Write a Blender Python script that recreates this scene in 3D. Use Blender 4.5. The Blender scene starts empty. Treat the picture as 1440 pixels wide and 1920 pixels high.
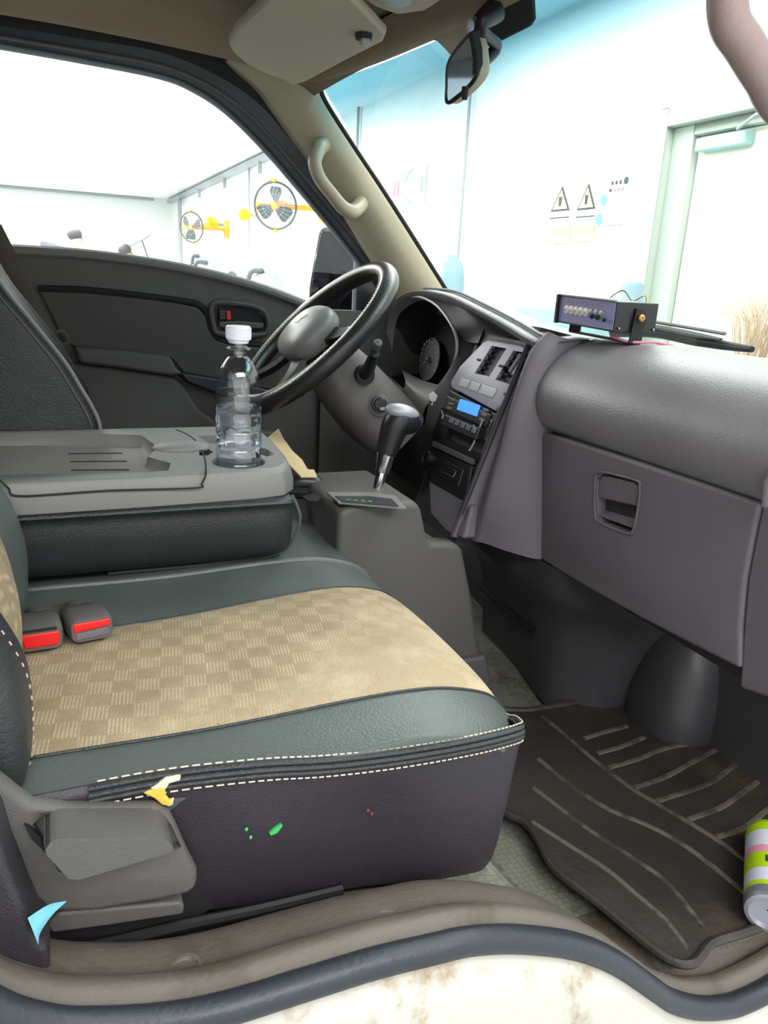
import bpy, bmesh, math, random
from math import sin, cos, pi, radians, sqrt, atan2
from mathutils import Vector as V, Matrix, noise
random.seed(7)
SC = bpy.context.scene
COL = SC.collection
# ------------------------------------------------------------------ camera, world, exposure
FPX = 1442.0
yaw, pit, al = radians(23.6), radians(16.9), radians(3.1)
d_ = V((sin(yaw)*cos(pit), cos(yaw)*cos(pit), -sin(pit)))
H_ = V((cos(yaw), -sin(yaw), 0)); U_ = H_.cross(d_)
r_ = cos(al)*H_+sin(al)*U_; u_ = -sin(al)*H_+cos(al)*U_
cd = bpy.data.cameras.new('camera'); cam = bpy.data.objects.new('camera', cd); COL.objects.link(cam)
cam.matrix_world = Matrix(((r_.x, u_.x, -d_.x, 0), (r_.y, u_.y, -d_.y, 0), (r_.z, u_.z, -d_.z, 0), (0, 0, 0, 1)))
cd.sensor_fit = 'HORIZONTAL'; cd.sensor_width = 36; cd.lens = FPX/1440*36; cd.clip_start = .02
SC.camera = cam
W = bpy.data.worlds.new('world'); SC.world = W; W.use_nodes = True
W.node_tree.nodes['Background'].inputs[0].default_value = (.93, .97, 1, 1)
W.node_tree.nodes['Background'].inputs[1].default_value = 1.15
SC.view_settings.view_transform = 'Standard'; SC.view_settings.look = 'None'
SC.view_settings.exposure = 0.62; SC.view_settings.gamma = 1; SC.view_settings.use_curve_mapping = False
LIGHTS = [(1.7, .5, 1.2, 1.6, 32),   # area lights added to brighten cab and room: x, y, size x, size y, power
    (.3, -1.6, 2.6, 1.2, 88), (2.0, 3.4, 1.2, 3.2, 62), (-1.5, 3.6, 2.4, 2.4, 150), (-1.0, 8.5, 4.0, 3.0, 620), (-1.0, 15., 4.0, 4.0, 900)]
def ray(px, py): return d_ + r_*((px-720)/FPX) - u_*((py-960)/FPX)
def at(px, py, ax, v):      # the place where the sight line through a point of the photo meets a plane
    R = ray(px, py); return R*(v/R['XYZ'.index(ax)])
def AT(pts, ax, v): return [at(p[0], p[1], ax, v) for p in pts]

# ------------------------------------------------------------------ materials
def lin(c):
    return tuple((x/255/12.92 if x/255 <= .04045 else ((x/255+.055)/1.055)**2.4) for x in c)+(1,)
def mat(name, c, rough=.6, metal=0, bump=0, bs=300, var=.0, vs=6, c2=None, spec=.5, emit=None, es=0, alpha=None, stretch=None, dirt=None, ds=5, dt=.55, coat=0):
    m = bpy.data.materials.new(name); m.use_nodes = True; nt = m.node_tree; N = nt.nodes; L = nt.links
    b = N['Principled BSDF']; b.inputs['Base Color'].default_value = lin(c)
    b.inputs['Roughness'].default_value = rough; b.inputs['Metallic'].default_value = metal
    b.inputs['Specular IOR Level'].default_value = spec
    b.inputs['Coat Weight'].default_value = coat
    tc = N.new('ShaderNodeTexCoord'); co = tc.outputs['Object']
    if stretch:
        mp = N.new('ShaderNodeMapping'); mp.inputs['Scale'].default_value = stretch; L.new(co, mp.inputs[0]); co = mp.outputs[0]
    cur = None
    if var > 0 or c2:
        n = N.new('ShaderNodeTexNoise'); n.inputs['Scale'].default_value = vs; n.inputs['Detail'].default_value = 5; L.new(co, n.inputs[0])
        r = N.new('ShaderNodeValToRGB'); r.color_ramp.elements[0].position = .35; r.color_ramp.elements[1].position = .65
        a = lin(c); z = lin(c2) if c2 else tuple(min(1, q*(1+var)) for q in a[:3])+(1,)
        r.color_ramp.elements[0].color = a if c2 else tuple(q*(1-var) for q in a[:3])+(1,)
        r.color_ramp.elements[1].color = z
        L.new(n.outputs[0], r.inputs[0]); cur = r.outputs[0]
    if dirt:
        n = N.new('ShaderNodeTexNoise'); n.inputs['Scale'].default_value = ds; n.inputs['Detail'].default_value = 8; n.inputs['Roughness'].default_value = .65; L.new(co, n.inputs[0])
        r = N.new('ShaderNodeValToRGB'); r.color_ramp.elements[0].position = dt; r.color_ramp.elements[1].position = dt+.12
        mx = N.new('ShaderNodeMix'); mx.data_type = 'RGBA'; L.new(n.outputs[0], r.inputs[0]); L.new(r.outputs[0], mx.inputs[0])
        if cur: L.new(cur, mx.inputs[6])
        else: mx.inputs[6].default_value = lin(c)
        mx.inputs[7].default_value = lin(dirt); cur = mx.outputs[2]
    if cur: L.new(cur, b.inputs['Base Color'])
    if bump:
        n2 = N.new('ShaderNodeTexNoise'); n2.inputs['Scale'].default_value = bs; n2.inputs['Detail'].default_value = 3; L.new(co, n2.inputs[0])
        bp = N.new('ShaderNodeBump'); bp.inputs['Strength'].default_value = bump; bp.inputs['Distance'].default_value = .002
        L.new(n2.outputs[0], bp.inputs['Height']); L.new(bp.outputs[0], b.inputs['Normal'])
    if emit: b.inputs['Emission Color'].default_value = lin(emit); b.inputs['Emission Strength'].default_value = es
    return m
def glassmat(name, tint, refl=.06, grad=None, rough=.0):
    m = bpy.data.materials.new(name); m.use_nodes = True; nt = m.node_tree; N = nt.nodes; L = nt.links; N.clear()
    o = N.new('ShaderNodeOutputMaterial'); t = N.new('ShaderNodeBsdfTransparent'); g = N.new('ShaderNodeBsdfGlossy'); mx = N.new('ShaderNodeMixShader')
    t.inputs[0].default_value = tint+(1,); g.inputs['Roughness'].default_value = rough; mx.inputs[0].default_value = refl
    L.new(t.outputs[0], mx.inputs[1]); L.new(g.outputs[0], mx.inputs[2]); L.new(mx.outputs[0], o.inputs[0])
    if grad:   # shade band printed in the glass: runs by height
        tc = N.new('ShaderNodeTexCoord'); sp = N.new('ShaderNodeSeparateXYZ'); mr = N.new('ShaderNodeMapRange'); rp = N.new('ShaderNodeValToRGB')
        L.new(tc.outputs['Object'], sp.inputs[0]); L.new(sp.outputs['Z'], mr.inputs[0])
        mr.inputs[1].default_value = grad[0]; mr.inputs[2].default_value = grad[1]
        L.new(mr.outputs[0], rp.inputs[0]); rp.color_ramp.elements[0].color = tint+(1,); rp.color_ramp.elements[1].color = grad[2]+(1,)
        L.new(rp.outputs[0], t.inputs[0])
    return m
M = dict(
    leather=mat('black_leather', (44, 46, 48), .42, bump=.5, bs=420, var=.15, vs=9),
    leather_g=mat('worn_green_black_leather', (84, 91, 88), .38, bump=.4, bs=380, var=.12, vs=7, dirt=(112, 118, 112), ds=60, dt=.70),
    skirt=mat('seat_side_vinyl', (43, 38, 45), .5, bump=.35, bs=500, var=.1, vs=5),
    thread=mat('cream_thread', (196, 182, 164), .8),
    seam=mat('seam_thread', (112, 102, 64), .8),
    dash=mat('dash_plastic', (101, 95, 102), .42, bump=.45, bs=650, var=.06, vs=4),
    dash_top=mat('dash_pad', (120, 115, 119), .36, spec=.75, bump=.35, bs=500, var=.1, vs=5, dirt=(120, 116, 108), ds=9, dt=.62),
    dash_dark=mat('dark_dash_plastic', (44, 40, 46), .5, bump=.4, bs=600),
    lower=mat('lower_dash_plastic', (56, 53, 57), .42, bump=.25, bs=300, var=.15, vs=6),
    door=mat('door_trim_plastic', (84, 82, 77), .55, bump=.5, bs=600, var=.05, vs=4),
    door_d=mat('door_insert_vinyl', (72, 69, 65), .6, bump=.6, bs=500),
    plast=mat('grey_plastic', (86, 83, 81), .5, bump=.4, bs=800, var=.04, vs=5),
    plast_l=mat('light_grey_plastic', (120, 119, 116), .42, bump=.35, bs=800, var=.04, vs=5),
    black=mat('black_plastic', (26, 26, 29), .35),
    blackm=mat('matte_black', (20, 20, 22), .75),
    rubber=mat('weather_strip_rubber', (40, 44, 52), .45, bump=.3, bs=200),
    head=mat('headliner_cloth', (122, 103, 82), .95, bump=.6, bs=700, var=.1, vs=3),
    visor=mat('visor_vinyl', (168, 156, 138), .8, bump=.3, bs=600),
    pillar=mat('beige_pillar_plastic', (168, 158, 134), .5, bump=.35, bs=500, var=.05, vs=5),
    grab=mat('beige_grab_plastic', (164, 152, 128), .38, bump=.15, bs=400),
    grabn=mat('brown_grey_plastic', (142, 122, 118), .4, bump=.15, bs=400),
    white=mat('white_body_paint', (180, 177, 168), .35, var=.05, vs=5, dirt=(140, 120, 90), ds=13, dt=.54, coat=.2),
    sill=mat('scuffed_sill_plastic', (92, 85, 77), .6, bump=.5, bs=200, var=.16, vs=5, dirt=(76, 66, 54), ds=7, dt=.52),
    vinyl=mat('floor_vinyl', (112, 112, 100), .6, bump=.5, bs=120, var=.18, vs=12, dirt=(74, 64, 52), ds=8, dt=.55),
    mat=mat('rubber_mat', (50, 45, 41), .55, bump=.6, bs=120, var=.2, vs=9, dirt=(70, 61, 50), ds=6, dt=.56),
    matrib=mat('dusty_mat_rib', (92, 84, 75), .7, bump=.6, bs=120, dirt=(58, 52, 45), ds=34, dt=.47),
    silver=mat('silver_plastic', (150, 146, 158), .48, metal=.15),
    silver2=mat('button_silver', (150, 150, 156), .4, metal=.2),
    chrome=mat('chrome', (220, 220, 222), .12, metal=1),
    steel=mat('steel', (150, 150, 152), .3, metal=1),
    lcd=mat('blue_lcd', (60, 130, 255), .3, emit=(66, 140, 255), es=.75),
    red=mat('red_button', (222, 24, 22), .35),
    belt=mat('belt_webbing', (88, 80, 72), .8, bump=.6, bs=900),
    foam=mat('yellow_foam', (222, 176, 70), .9, bump=.6, bs=300),
    torn=mat('torn_backing_cloth', (206, 196, 178), .9, bump=.6, bs=300),
    paper=mat('manila_paper', (196, 172, 132), .8, var=.05, vs=8),
    tissue=mat('blue_paper', (112, 182, 204), .85, var=.06, vs=30),
    brass=mat('brass', (180, 146, 86), .35, metal=.9),
    panel=mat('lilac_face_panel', (152, 146, 192), .35),
    wallm=mat('white_wall_paint', (236, 238, 236), .9),
    ceil=mat('white_ceiling', (238, 238, 238), .9),
    ground=mat('workshop_floor', (176, 182, 180), .5, var=.08, vs=1.2),
    frame=mat('door_frame_paint', (168, 178, 168), .6),
    doorm=mat('cream_door_paint', (232, 230, 214), .6),
    orange=mat('orange_paint', (240, 150, 20), .5),
    amber=mat('amber_lamp', (250, 180, 10), .3),
    greyblue=mat('grey_blue_plastic', (128, 156, 168), .5),
    teal=mat('pale_teal', (150, 190, 190), .5),
    conduit=mat('grey_conduit', (150, 156, 160), .5),
    skin=mat('skin', (214, 160, 132), .6), hair=mat('dark_hair', (42, 34, 40), .7),
    cloth=mat('navy_cloth', (70, 84, 104), .9),
    carp=mat('silver_car_paint', (118, 124, 134), .4), cglass=mat('car_glass', (52, 62, 80), .3),
    green=mat('green_mark', (60, 170, 90), .7), redm=mat('red_brown_mark', (120, 50, 40), .8),
    logo=mat('logo_white', (235, 232, 225), .3),
    can_w=mat('can_white', (214, 216, 232), .3), can_g=mat('can_lime', (176, 214, 20), .35), can_p=mat('can_pink', (228, 150, 176), .35),
    can_b=mat('can_base', (150, 150, 160), .35, metal=.5), cap=mat('bottle_cap', (225, 226, 232), .4),
    rim=mat('wheel_cover', (40, 38, 38), .3, bump=.3, bs=250, var=.1, vs=20), hub=mat('hub_plastic', (124, 120, 118), .4),
    shroud=mat('column_plastic', (92, 86, 84), .5, bump=.4, bs=700), yellow=mat('sign_yellow', (246, 236, 150), .7), signw=mat('sign_white', (240, 240, 240), .7),
    signr=mat('sign_red', (210, 120, 140), .7), signb=mat('sign_blue', (110, 150, 190), .7), signk=mat('sign_black', (60, 66, 70), .7),
    straw=mat('straw_bristle', (206, 186, 160), .8),
)
M['windshield'] = glassmat('windshield_glass', (.93, 1, .985), .05, (.24, .36, (.15, .37, .47)))
M['glass'] = glassmat('side_glass', (.97, .99, .98), .04)
M['mirror'] = mat('mirror_glass', (165, 185, 200), .05, metal=1)
M['dark_mirror'] = mat('dark_mirror_glass', (34, 31, 42), .08, metal=.8)  # dark reflection of the truck put into the glass colour
M['lens'] = glassmat('cluster_lens', (.75, .75, .8), .06)
def watermat(name, ior, tint, ro=0.0):
    m = bpy.data.materials.new(name); m.use_nodes = True; b = m.node_tree.nodes['Principled BSDF']
    b.inputs['Base Color'].default_value = tint; b.inputs['Roughness'].default_value = ro; b.inputs['Transmission Weight'].default_value = 1; b.inputs['IOR'].default_value = ior
    return m
M['pet'] = glassmat('clear_bottle_plastic', (.90, .92, .95), .13, rough=.08)
M['water'] = watermat('water', 1.33, (.92, .95, 1, 1), .03)

# fabric with woven squares that are brown towards the back of the seat, and smudges
def fabric():
    m = mat('beige_seat_cloth', (204, 184, 150), .9, bump=.7, bs=500)
    nt = m.node_tree; N = nt.nodes; L = nt.links; b = N['Principled BSDF']
    tc = N.new('ShaderNodeTexCoord')
    mp = N.new('ShaderNodeMapping'); mp.inputs['Rotation'].default_value = (0, 0, radians(8)); L.new(tc.outputs['Object'], mp.inputs[0])
    ck = N.new('ShaderNodeTexChecker'); ck.inputs['Scale'].default_value = 43; ck.inputs[1].default_value = (1, 1, 1, 1); ck.inputs[2].default_value = (0, 0, 0, 1); L.new(mp.outputs[0], ck.inputs[0])
    wv = N.new('ShaderNodeTexWave'); wv.inputs['Scale'].default_value = 88; wv.bands_direction = 'X'; L.new(mp.outputs[0], wv.inputs[0])
    sp = N.new('ShaderNodeSeparateXYZ'); L.new(tc.outputs['Object'], sp.inputs[0])
    n = N.new('ShaderNodeTexNoise'); n.inputs['Scale'].default_value = 7; n.inputs['Detail'].default_value = 4; L.new(tc.outputs['Object'], n.inputs[0])
    # wear: woven squares survive near the far/back part, rubbed away toward the front and the door
    a1 = N.new('ShaderNodeMath'); a1.operation = 'MULTIPLY_ADD'; a1.inputs[1].default_value = -2.3; a1.inputs[2].default_value = .55; L.new(sp.outputs['X'], a1.inputs[0])
    a2 = N.new('ShaderNodeMath'); a2.operation = 'MULTIPLY_ADD'; a2.inputs[1].default_value = 3.0; a2.inputs[2].default_value = -1.85; L.new(sp.outputs['Y'], a2.inputs[0])
    a3 = N.new('ShaderNodeMath'); a3.operation = 'ADD'; L.new(a1.outputs[0], a3.inputs[0]); L.new(a2.outputs[0], a3.inputs[1])
    a4 = N.new('ShaderNodeMath'); a4.operation = 'ADD'; a4.use_clamp = True; L.new(a3.outputs[0], a4.inputs[0]); L.new(n.outputs[0], a4.inputs[1])
    mr = N.new('ShaderNodeMapRange'); mr.inputs[1].default_value = .55; mr.inputs[2].default_value = 1.15; L.new(a4.outputs[0], mr.inputs[0])
    wr = N.new('ShaderNodeMix'); wr.data_type = 'FLOAT'; wr.inputs[2].default_value = .88; L.new(ck.outputs['Color'], wr.inputs[0]); L.new(wv.outputs['Fac'], wr.inputs[3])
    f = N.new('ShaderNodeMath'); f.operation = 'MULTIPLY'; L.new(mr.outputs[0], f.inputs[0]); L.new(wr.outputs[0], f.inputs[1])
    base = N.new('ShaderNodeMix'); base.data_type = 'RGBA'; base.inputs[6].default_value = lin((194, 176, 147)); base.inputs[7].default_value = lin((147, 128, 97)); L.new(f.outputs[0], base.inputs[0])
    n2 = N.new('ShaderNodeTexNoise'); n2.inputs['Scale'].default_value = 11; n2.inputs['Detail'].default_value = 9; n2.inputs['Roughness'].default_value = .7; L.new(tc.outputs['Object'], n2.inputs[0])
    r2 = N.new('ShaderNodeValToRGB'); r2.color_ramp.elements[0].position = .44; r2.color_ramp.elements[0].color = (.78, .76, .72, 1); r2.color_ramp.elements[1].position = .62; L.new(n2.outputs[0], r2.inputs[0])
    mu = N.new('ShaderNodeMix'); mu.data_type = 'RGBA'; mu.blend_type = 'MULTIPLY'; mu.inputs[0].default_value = 1; L.new(base.outputs[2], mu.inputs[6]); L.new(r2.outputs[0], mu.inputs[7])
    L.new(mu.outputs[2], b.inputs['Base Color'])
    return m
M['fabric'] = fabric()
def pebble(m, sc):
    nt = m.node_tree; N = nt.nodes; L = nt.links; b = N['Principled BSDF']; v = N.new('ShaderNodeTexVoronoi'); v.inputs['Scale'].default_value = sc; v.feature = 'DISTANCE_TO_EDGE'; v.inputs['Randomness'].default_value = .35
    tc = N.new('ShaderNodeTexCoord'); L.new(tc.outputs['Object'], v.inputs[0]); r = N.new('ShaderNodeValToRGB'); r.color_ramp.elements[0].color = (.55, .55, .55, 1); r.color_ramp.elements[1].position = .12; L.new(v.outputs[0], r.inputs[0])
    s = b.inputs['Base Color'].links[0].from_socket; mu = N.new('ShaderNodeMix'); mu.data_type = 'RGBA'; mu.blend_type = 'MULTIPLY'; mu.inputs[0].default_value = 1; L.new(s, mu.inputs[6]); L.new(r.outputs[0], mu.inputs[7]); L.new(mu.outputs[2], b.inputs['Base Color'])
pebble(M['vinyl'], 110)

# ------------------------------------------------------------------ mesh helpers
def cr(pts, n, closed=False):
    """Catmull-Rom resampling to n points"""
    P = [V(p) for p in pts]; m = len(P); out = []
    segs = m if closed else m-1
    for i in range(n):
        t = i/(n if closed else n-1)*segs; k = min(int(t), segs-1); f = t-k
        if closed: a, b, c, e = P[(k-1) % m], P[k % m], P[(k+1) % m], P[(k+2) % m]
        else: a, b, c, e = P[max(k-1, 0)], P[k], P[k+1], P[min(k+2, m-1)]
        if not closed and k == 0: a = b*2-c
        if not closed and k == m-2: e = c*2-b
        out.append(.5*((2*b)+(c-a)*f+(2*a-5*b+4*c-e)*f*f+(3*b-a-3*c+e)*f**3))
    return out
class MB:
    def __init__(s): s.v = []; s.f = []; s.mi = []; s.cur = 0
    def add(s, vs, fs):
        o = len(s.v); s.v += [tuple(x) for x in vs]; s.f += [tuple(i+o for i in f) for f in fs]; s.mi += [s.cur]*len(fs); return s
    def slot(s, i): s.cur = i; return s
    def grid(s, rows, cu=False, cv=False):
        nr, nc = len(rows), len(rows[0]); vs = [p for r in rows for p in r]; fs = []
        for i in range(nr if cv else nr-1):
            for j in range(nc if cu else nc-1):
                a, b = i*nc+j, i*nc+(j+1) % nc; c, d = ((i+1) % nr)*nc+(j+1) % nc, ((i+1) % nr)*nc+j
                fs.append((a, b, c, d))
        return s.add(vs, fs)
    def loft(s, rows, nu=24, nv=24, cu=False, cv=False, thick=0, dirv=None):
        R = [cr(r, nu, cu) for r in rows]
        C = [cr([R[i][j] for i in range(len(R))], nv, cv) for j in range(nu)]
        G = [[C[j][i] for j in range(nu)] for i in range(nv)]
        s.G = G
        if thick:
            dv = V(dirv)*thick; o = len(s.v); s.grid(G)
            G2 = [[p+dv for p in r] for r in G]; s.grid(G2)
            n = nu*nv; rim = [j for j in range(nu)]+[i*nu+nu-1 for i in range(1, nv)]+[(nv-1)*nu+j for j in range(nu-2, -1, -1)]+[i*nu for i in range(nv-2, 0, -1)]
            for k in range(len(rim)):
                a, b = rim[k], rim[(k+1) % len(rim)]; s.f.append((o+a, o+b, o+b+n, o+a+n)); s.mi.append(s.cur)
        else: s.grid(G)
        return s
    def tube(s, path, r, n=10, cap=True, smooth=0, closed=False, flat=None):
        P = [V(p) for p in path]
        if smooth: P = cr(P, smooth, closed)
        m = len(P); rr = r if isinstance(r, (list, tuple)) else [r]*m
        if len(rr) != m: rr = [rr[min(int(i/(m-1)*(len(rr)-1)), len(rr)-2)]*(1-(i/(m-1)*(len(rr)-1)-min(int(i/(m-1)*(len(rr)-1)), len(rr)-2)))+rr[min(int(i/(m-1)*(len(rr)-1)), len(rr)-2)+1]*(i/(m-1)*(len(rr)-1)-min(int(i/(m-1)*(len(rr)-1)), len(rr)-2)) for i in range(m)]
        rows = []; up = None
        for i, p in enumerate(P):
            t = (P[(i+1) % m]-P[(i-1) % m]) if closed else (P[min(i+1, m-1)]-P[max(i-1, 0)])
            t.normalize()
            if up is None: up = V((0, 0, 1)) if abs(t.z) < .9 else V((1, 0, 0))
            if flat: up = V(flat)
            a = t.cross(up).normalized(); b = a.cross(t).normalized(); 
            if not flat: up = b
            rows.append([p+(a*cos(2*pi*k/n)+b*sin(2*pi*k/n)*(1 if not isinstance(flat, tuple) else s.fl))*rr[i] for k in range(n)])
        s.grid(rows, cu=True, cv=closed)
        if cap and not closed:
            o = len(s.v)-m*n; s.f.append(tuple(o+k for k in range(n))[::-1]); s.mi.append(s.cur); s.f.append(tuple(o+(m-1)*n+k for k in range(n))); s.mi.append(s.cur)
        return s
    fl = 1
    def lathe(s, prof, o, ax=(0, 0, 1), n=32):
        ax = V(ax).normalized(); a = ax.orthogonal().normalized(); b = ax.cross(a); o = V(o)
        s.grid([[o+ax*h+(a*cos(2*pi*k/n)+b*sin(2*pi*k/n))*max(r, 1e-5) for k in range(n)] for r, h in prof], cu=True)
        return s
    def prism(s, pts, ext):
        """polygon pts (3-D, planar) extruded by ext"""
        P = [V(p) for p in pts]; e = V(ext); n = len(P)
        nrm = V((0, 0, 0))
        for i in range(n): nrm += P[i].cross(P[(i+1) % n])
        if nrm.dot(e) > 0: P = P[::-1]
        vs = P+[p+e for p in P]
        fs = [tuple(range(n)), tuple(range(2*n-1, n-1, -1))]+[((i+1) % n, i, i+n, (i+1) % n+n) for i in range(n)]
        return s.add(vs, fs)
    def box(s, x0, x1, y0, y1, z0, z1, m=None):
        vs = [V((x, y, z)) for x in (x0, x1) for y in (y0, y1) for z in (z0, z1)]
        if m: vs = [m @ p for p in vs]
        return s.add(vs, [(0, 1, 3, 2), (4, 6, 7, 5), (0, 4, 5, 1), (2, 3, 7, 6), (0, 2, 6, 4), (1, 5, 7, 3)])
    def ell(s, c, r, n=20, m=None, ax=None, e=1):
        rows = []
        f = lambda q: (abs(q)**e)*(1 if q >= 0 else -1)
        for i in range(n+1):
            th = pi*i/n; rows.append([])
            for k in range(n*2):
                ph = 2*pi*k/(n*2); p = V((r[0]*f(max(sin(th), 1e-4))*f(cos(ph)), r[1]*f(max(sin(th), 1e-4))*f(sin(ph)), r[2]*f(cos(th))))
                rows[-1].append((m @ p if m else p)+V(c))
        return s.grid(rows, cu=True)
    def build(s, name, mt, parent=None, bevel=0, seg=3, ang=32, solid=0, sub=0, label=None, flatshade=False):
        me = bpy.data.meshes.new(name); me.from_pydata(s.v, [], s.f)
        for x in (mt if isinstance(mt, (list, tuple)) else [mt]): me.materials.append(M[x])
        for p, i in zip(me.polygons, s.mi): p.material_index = i
        bm = bmesh.new(); bm.from_mesh(me); bmesh.ops.remove_doubles(bm, verts=bm.verts, dist=1e-6)
        bmesh.ops.dissolve_degenerate(bm, dist=1e-7, edges=bm.edges)
        bmesh.ops.recalc_face_normals(bm, faces=bm.faces); bm.to_mesh(me); bm.free()
        me.polygons.foreach_set('use_smooth', [not flatshade]*len(me.polygons))
        if not flatshade: me.set_sharp_from_angle(angle=radians(ang))
        o = bpy.data.objects.new(name, me); COL.objects.link(o)
        if solid:
            q = o.modifiers.new('s', 'SOLIDIFY'); q.thickness = abs(solid); q.offset = 1 if solid > 0 else -1
        if bevel:
            q = o.modifiers.new('b', 'BEVEL'); q.width = bevel; q.segments = seg; q.limit_method = 'ANGLE'; q.angle_limit = radians(35); q.harden_normals = False
            if not flatshade:
                me.polygons.foreach_set('use_smooth', [True]*len(me.polygons))
                me.set_sharp_from_angle(angle=radians(180)) 
                w = o.modifiers.new('w', 'WEIGHTED_NORMAL'); w.keep_sharp = False
        if sub:
            q = o.modifiers.new('u', 'SUBSURF'); q.levels = q.render_levels = sub
        if parent: setpar(o, parent)
        if label: o['label'] = label
        return o
def setpar(o, p):
    o.parent = p; o.matrix_parent_inverse = wm(p).inverted()
def wm(o):
    m = o.matrix_basis.copy()
    if o.parent: m = wm(o.parent) @ o.matrix_parent_inverse @ m
    return m
def cut(o, mb):
    """carve the shape mb out of o for good"""
    me = bpy.data.meshes.new('c'); me.from_pydata(mb.v, [], mb.f); bm = bmesh.new(); bm.from_mesh(me); bmesh.ops.remove_doubles(bm, verts=bm.verts, dist=1e-6); bmesh.ops.recalc_face_normals(bm, faces=bm.faces); bm.to_mesh(me); bm.free()
    c = bpy.data.objects.new('c', me); COL.objects.link(c); c.matrix_world = Matrix()
    q = o.modifiers.new('x', 'BOOLEAN'); q.object = c; q.operation = 'DIFFERENCE'; q.solver = 'EXACT'
    bpy.context.view_layer.update()
    dg = bpy.context.evaluated_depsgraph_get(); nm = bpy.data.meshes.new_from_object(o.evaluated_get(dg))
    o.modifiers.clear(); o.data = nm; bpy.data.objects.remove(c)
    nm.polygons.foreach_set('use_smooth', [True]*len(nm.polygons)); nm.set_sharp_from_angle(angle=radians(28))
def thing(name, label, cat, loc=(0, 0, 0), group=None):
    o = bpy.data.objects.new(name, None); COL.objects.link(o); o.location = loc; o.empty_display_size = .02
    return tag(o, label, cat, group)
def tag(o, label, cat, group=None):
    o['label'] = label; o['category'] = cat
    if group: o['group'] = group
    return o
def struct(o, label=None, cat=None):
    o['kind'] = 'structure'
    if label: o['label'] = label
    if cat: o['category'] = cat
    return o
def text(name, s, size, mx, mt, parent, ext=.0004, align='CENTER'):
    cu = bpy.data.curves.new(name, 'FONT'); cu.body = s; cu.size = size; cu.extrude = ext; cu.align_x = align; cu.align_y = 'CENTER'
    t = bpy.data.objects.new(name, cu); COL.objects.link(t); t.matrix_world = mx
    bpy.context.view_layer.update()
    me = bpy.data.meshes.new_from_object(t.evaluated_get(bpy.context.evaluated_depsgraph_get()))
    bpy.data.objects.remove(t); me.materials.clear(); me.materials.append(M[mt])
    o = bpy.data.objects.new(name, me); COL.objects.link(o); o.matrix_basis = mx
    if parent: setpar(o, parent)
    return o
def basis(o, x, y):
    x = V(x).normalized(); z = x.cross(V(y)).normalized(); y = z.cross(x)
    return Matrix(((x.x, y.x, z.x, o[0]), (x.y, y.y, z.y, o[1]), (x.z, y.z, z.z, o[2]), (0, 0, 0, 1)))
def rrect(w, h, r, n=5):
    out = []
    for cx, cy, a in ((w/2-r, h/2-r, 0), (-w/2+r, h/2-r, 90), (-w/2+r, -h/2+r, 180), (w/2-r, -h/2+r, 270)):
        for k in range(n+1):
            t = radians(a+90*k/n); out.append((cx+r*cos(t), cy+r*sin(t)))
    return out
def pmap(mx, pts, z=0): return [mx @ V((p[0], p[1], z)) for p in pts]

GZ = -1.32      # workshop ground
for i, (lx, ly, sx, sy, pw) in enumerate(LIGHTS):
    ld = bpy.data.lights.new('added_area_light', 'AREA'); ld.shape = 'RECTANGLE'; ld.size = sx; ld.size_y = sy; ld.energy = pw; ld.color = (1, .99, .97)
    lo = bpy.data.objects.new('added_area_light', ld); COL.objects.link(lo); lo.location = (lx, ly, 1.53)

# ================================================================== WORKSHOP ROOM
WX = 2.9; FY = 20.7; CZ = 1.56
b = MB().box(-9, WX, -4, FY, GZ-.1, GZ); struct(b.build('floor', 'ground'), 'grey painted workshop floor around the truck')
b = MB().box(-9, WX+.1, -4, FY+.1, CZ, CZ+.1); struct(b.build('ceiling', 'ceil'), 'white workshop ceiling')
fw = MB()   # front wall with the doorway left open
DY0, DY1, DZ1 = 2.30, 3.32, .78
for y0, y1, z0, z1 in ((DY1, FY, GZ, CZ), (-4, DY0, GZ, CZ), (DY0, DY1, DZ1, CZ)): fw.box(WX, WX+.12, y0, y1, z0, z1)
struct(fw.build('wall_front', 'wallm'), 'white workshop wall ahead of the truck')
struct(MB().box(-9, WX+.1, FY, FY+.1, GZ, CZ).build('wall_far', 'wallm'), 'white far end wall of the workshop')
struct(MB().box(-9.1, -9, -4, FY, GZ, CZ).build('wall_rear', 'wallm'), 'white rear wall of the workshop')
# door with frame and closer on the front wall
fr = MB()
fr.box(WX-.05, WX+.12, DY1-.0, DY1+.09, GZ, DZ1+.09); fr.box(WX-.05, WX+.12, DY0-.09, DY0, GZ, DZ1+.09); fr.box(WX-.05, WX+.12, DY0, DY1, DZ1, DZ1+.09)
fr.box(WX+.0, WX+.12, DY1-.14, DY1, GZ, DZ1); fr.box(WX+.0, WX+.12, DY0, DY1-.14, DZ1-.05, DZ1)
struct(fr.build('trim_1', 'frame', bevel=.006), 'grey green steel frame around the cream door')
dr = struct(MB().box(WX+.04, WX+.08, DY0+.0, DY1-.145, GZ, DZ1-.052).build('door_2', 'doorm', bevel=.004), 'cream coloured steel door in the front wall')
b = MB().box(WX-.02, WX+.04, DY1-.48, DY1-.18, DZ1-.13, DZ1-.07); b.build('door_closer', 'teal', dr, bevel=.008)
MB().tube([(WX-.01, DY1-.42, DZ1-.06), (WX-.10, DY1-.6, DZ1-.04), (WX-.02, DY1-.8, DZ1-.02)], .008).build('closer_arm', 'conduit', dr)
MB().ell((WX+.0, DY0+.08, -.3), (.03, .03, .03)).build('door_knob', 'steel', dr)
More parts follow.
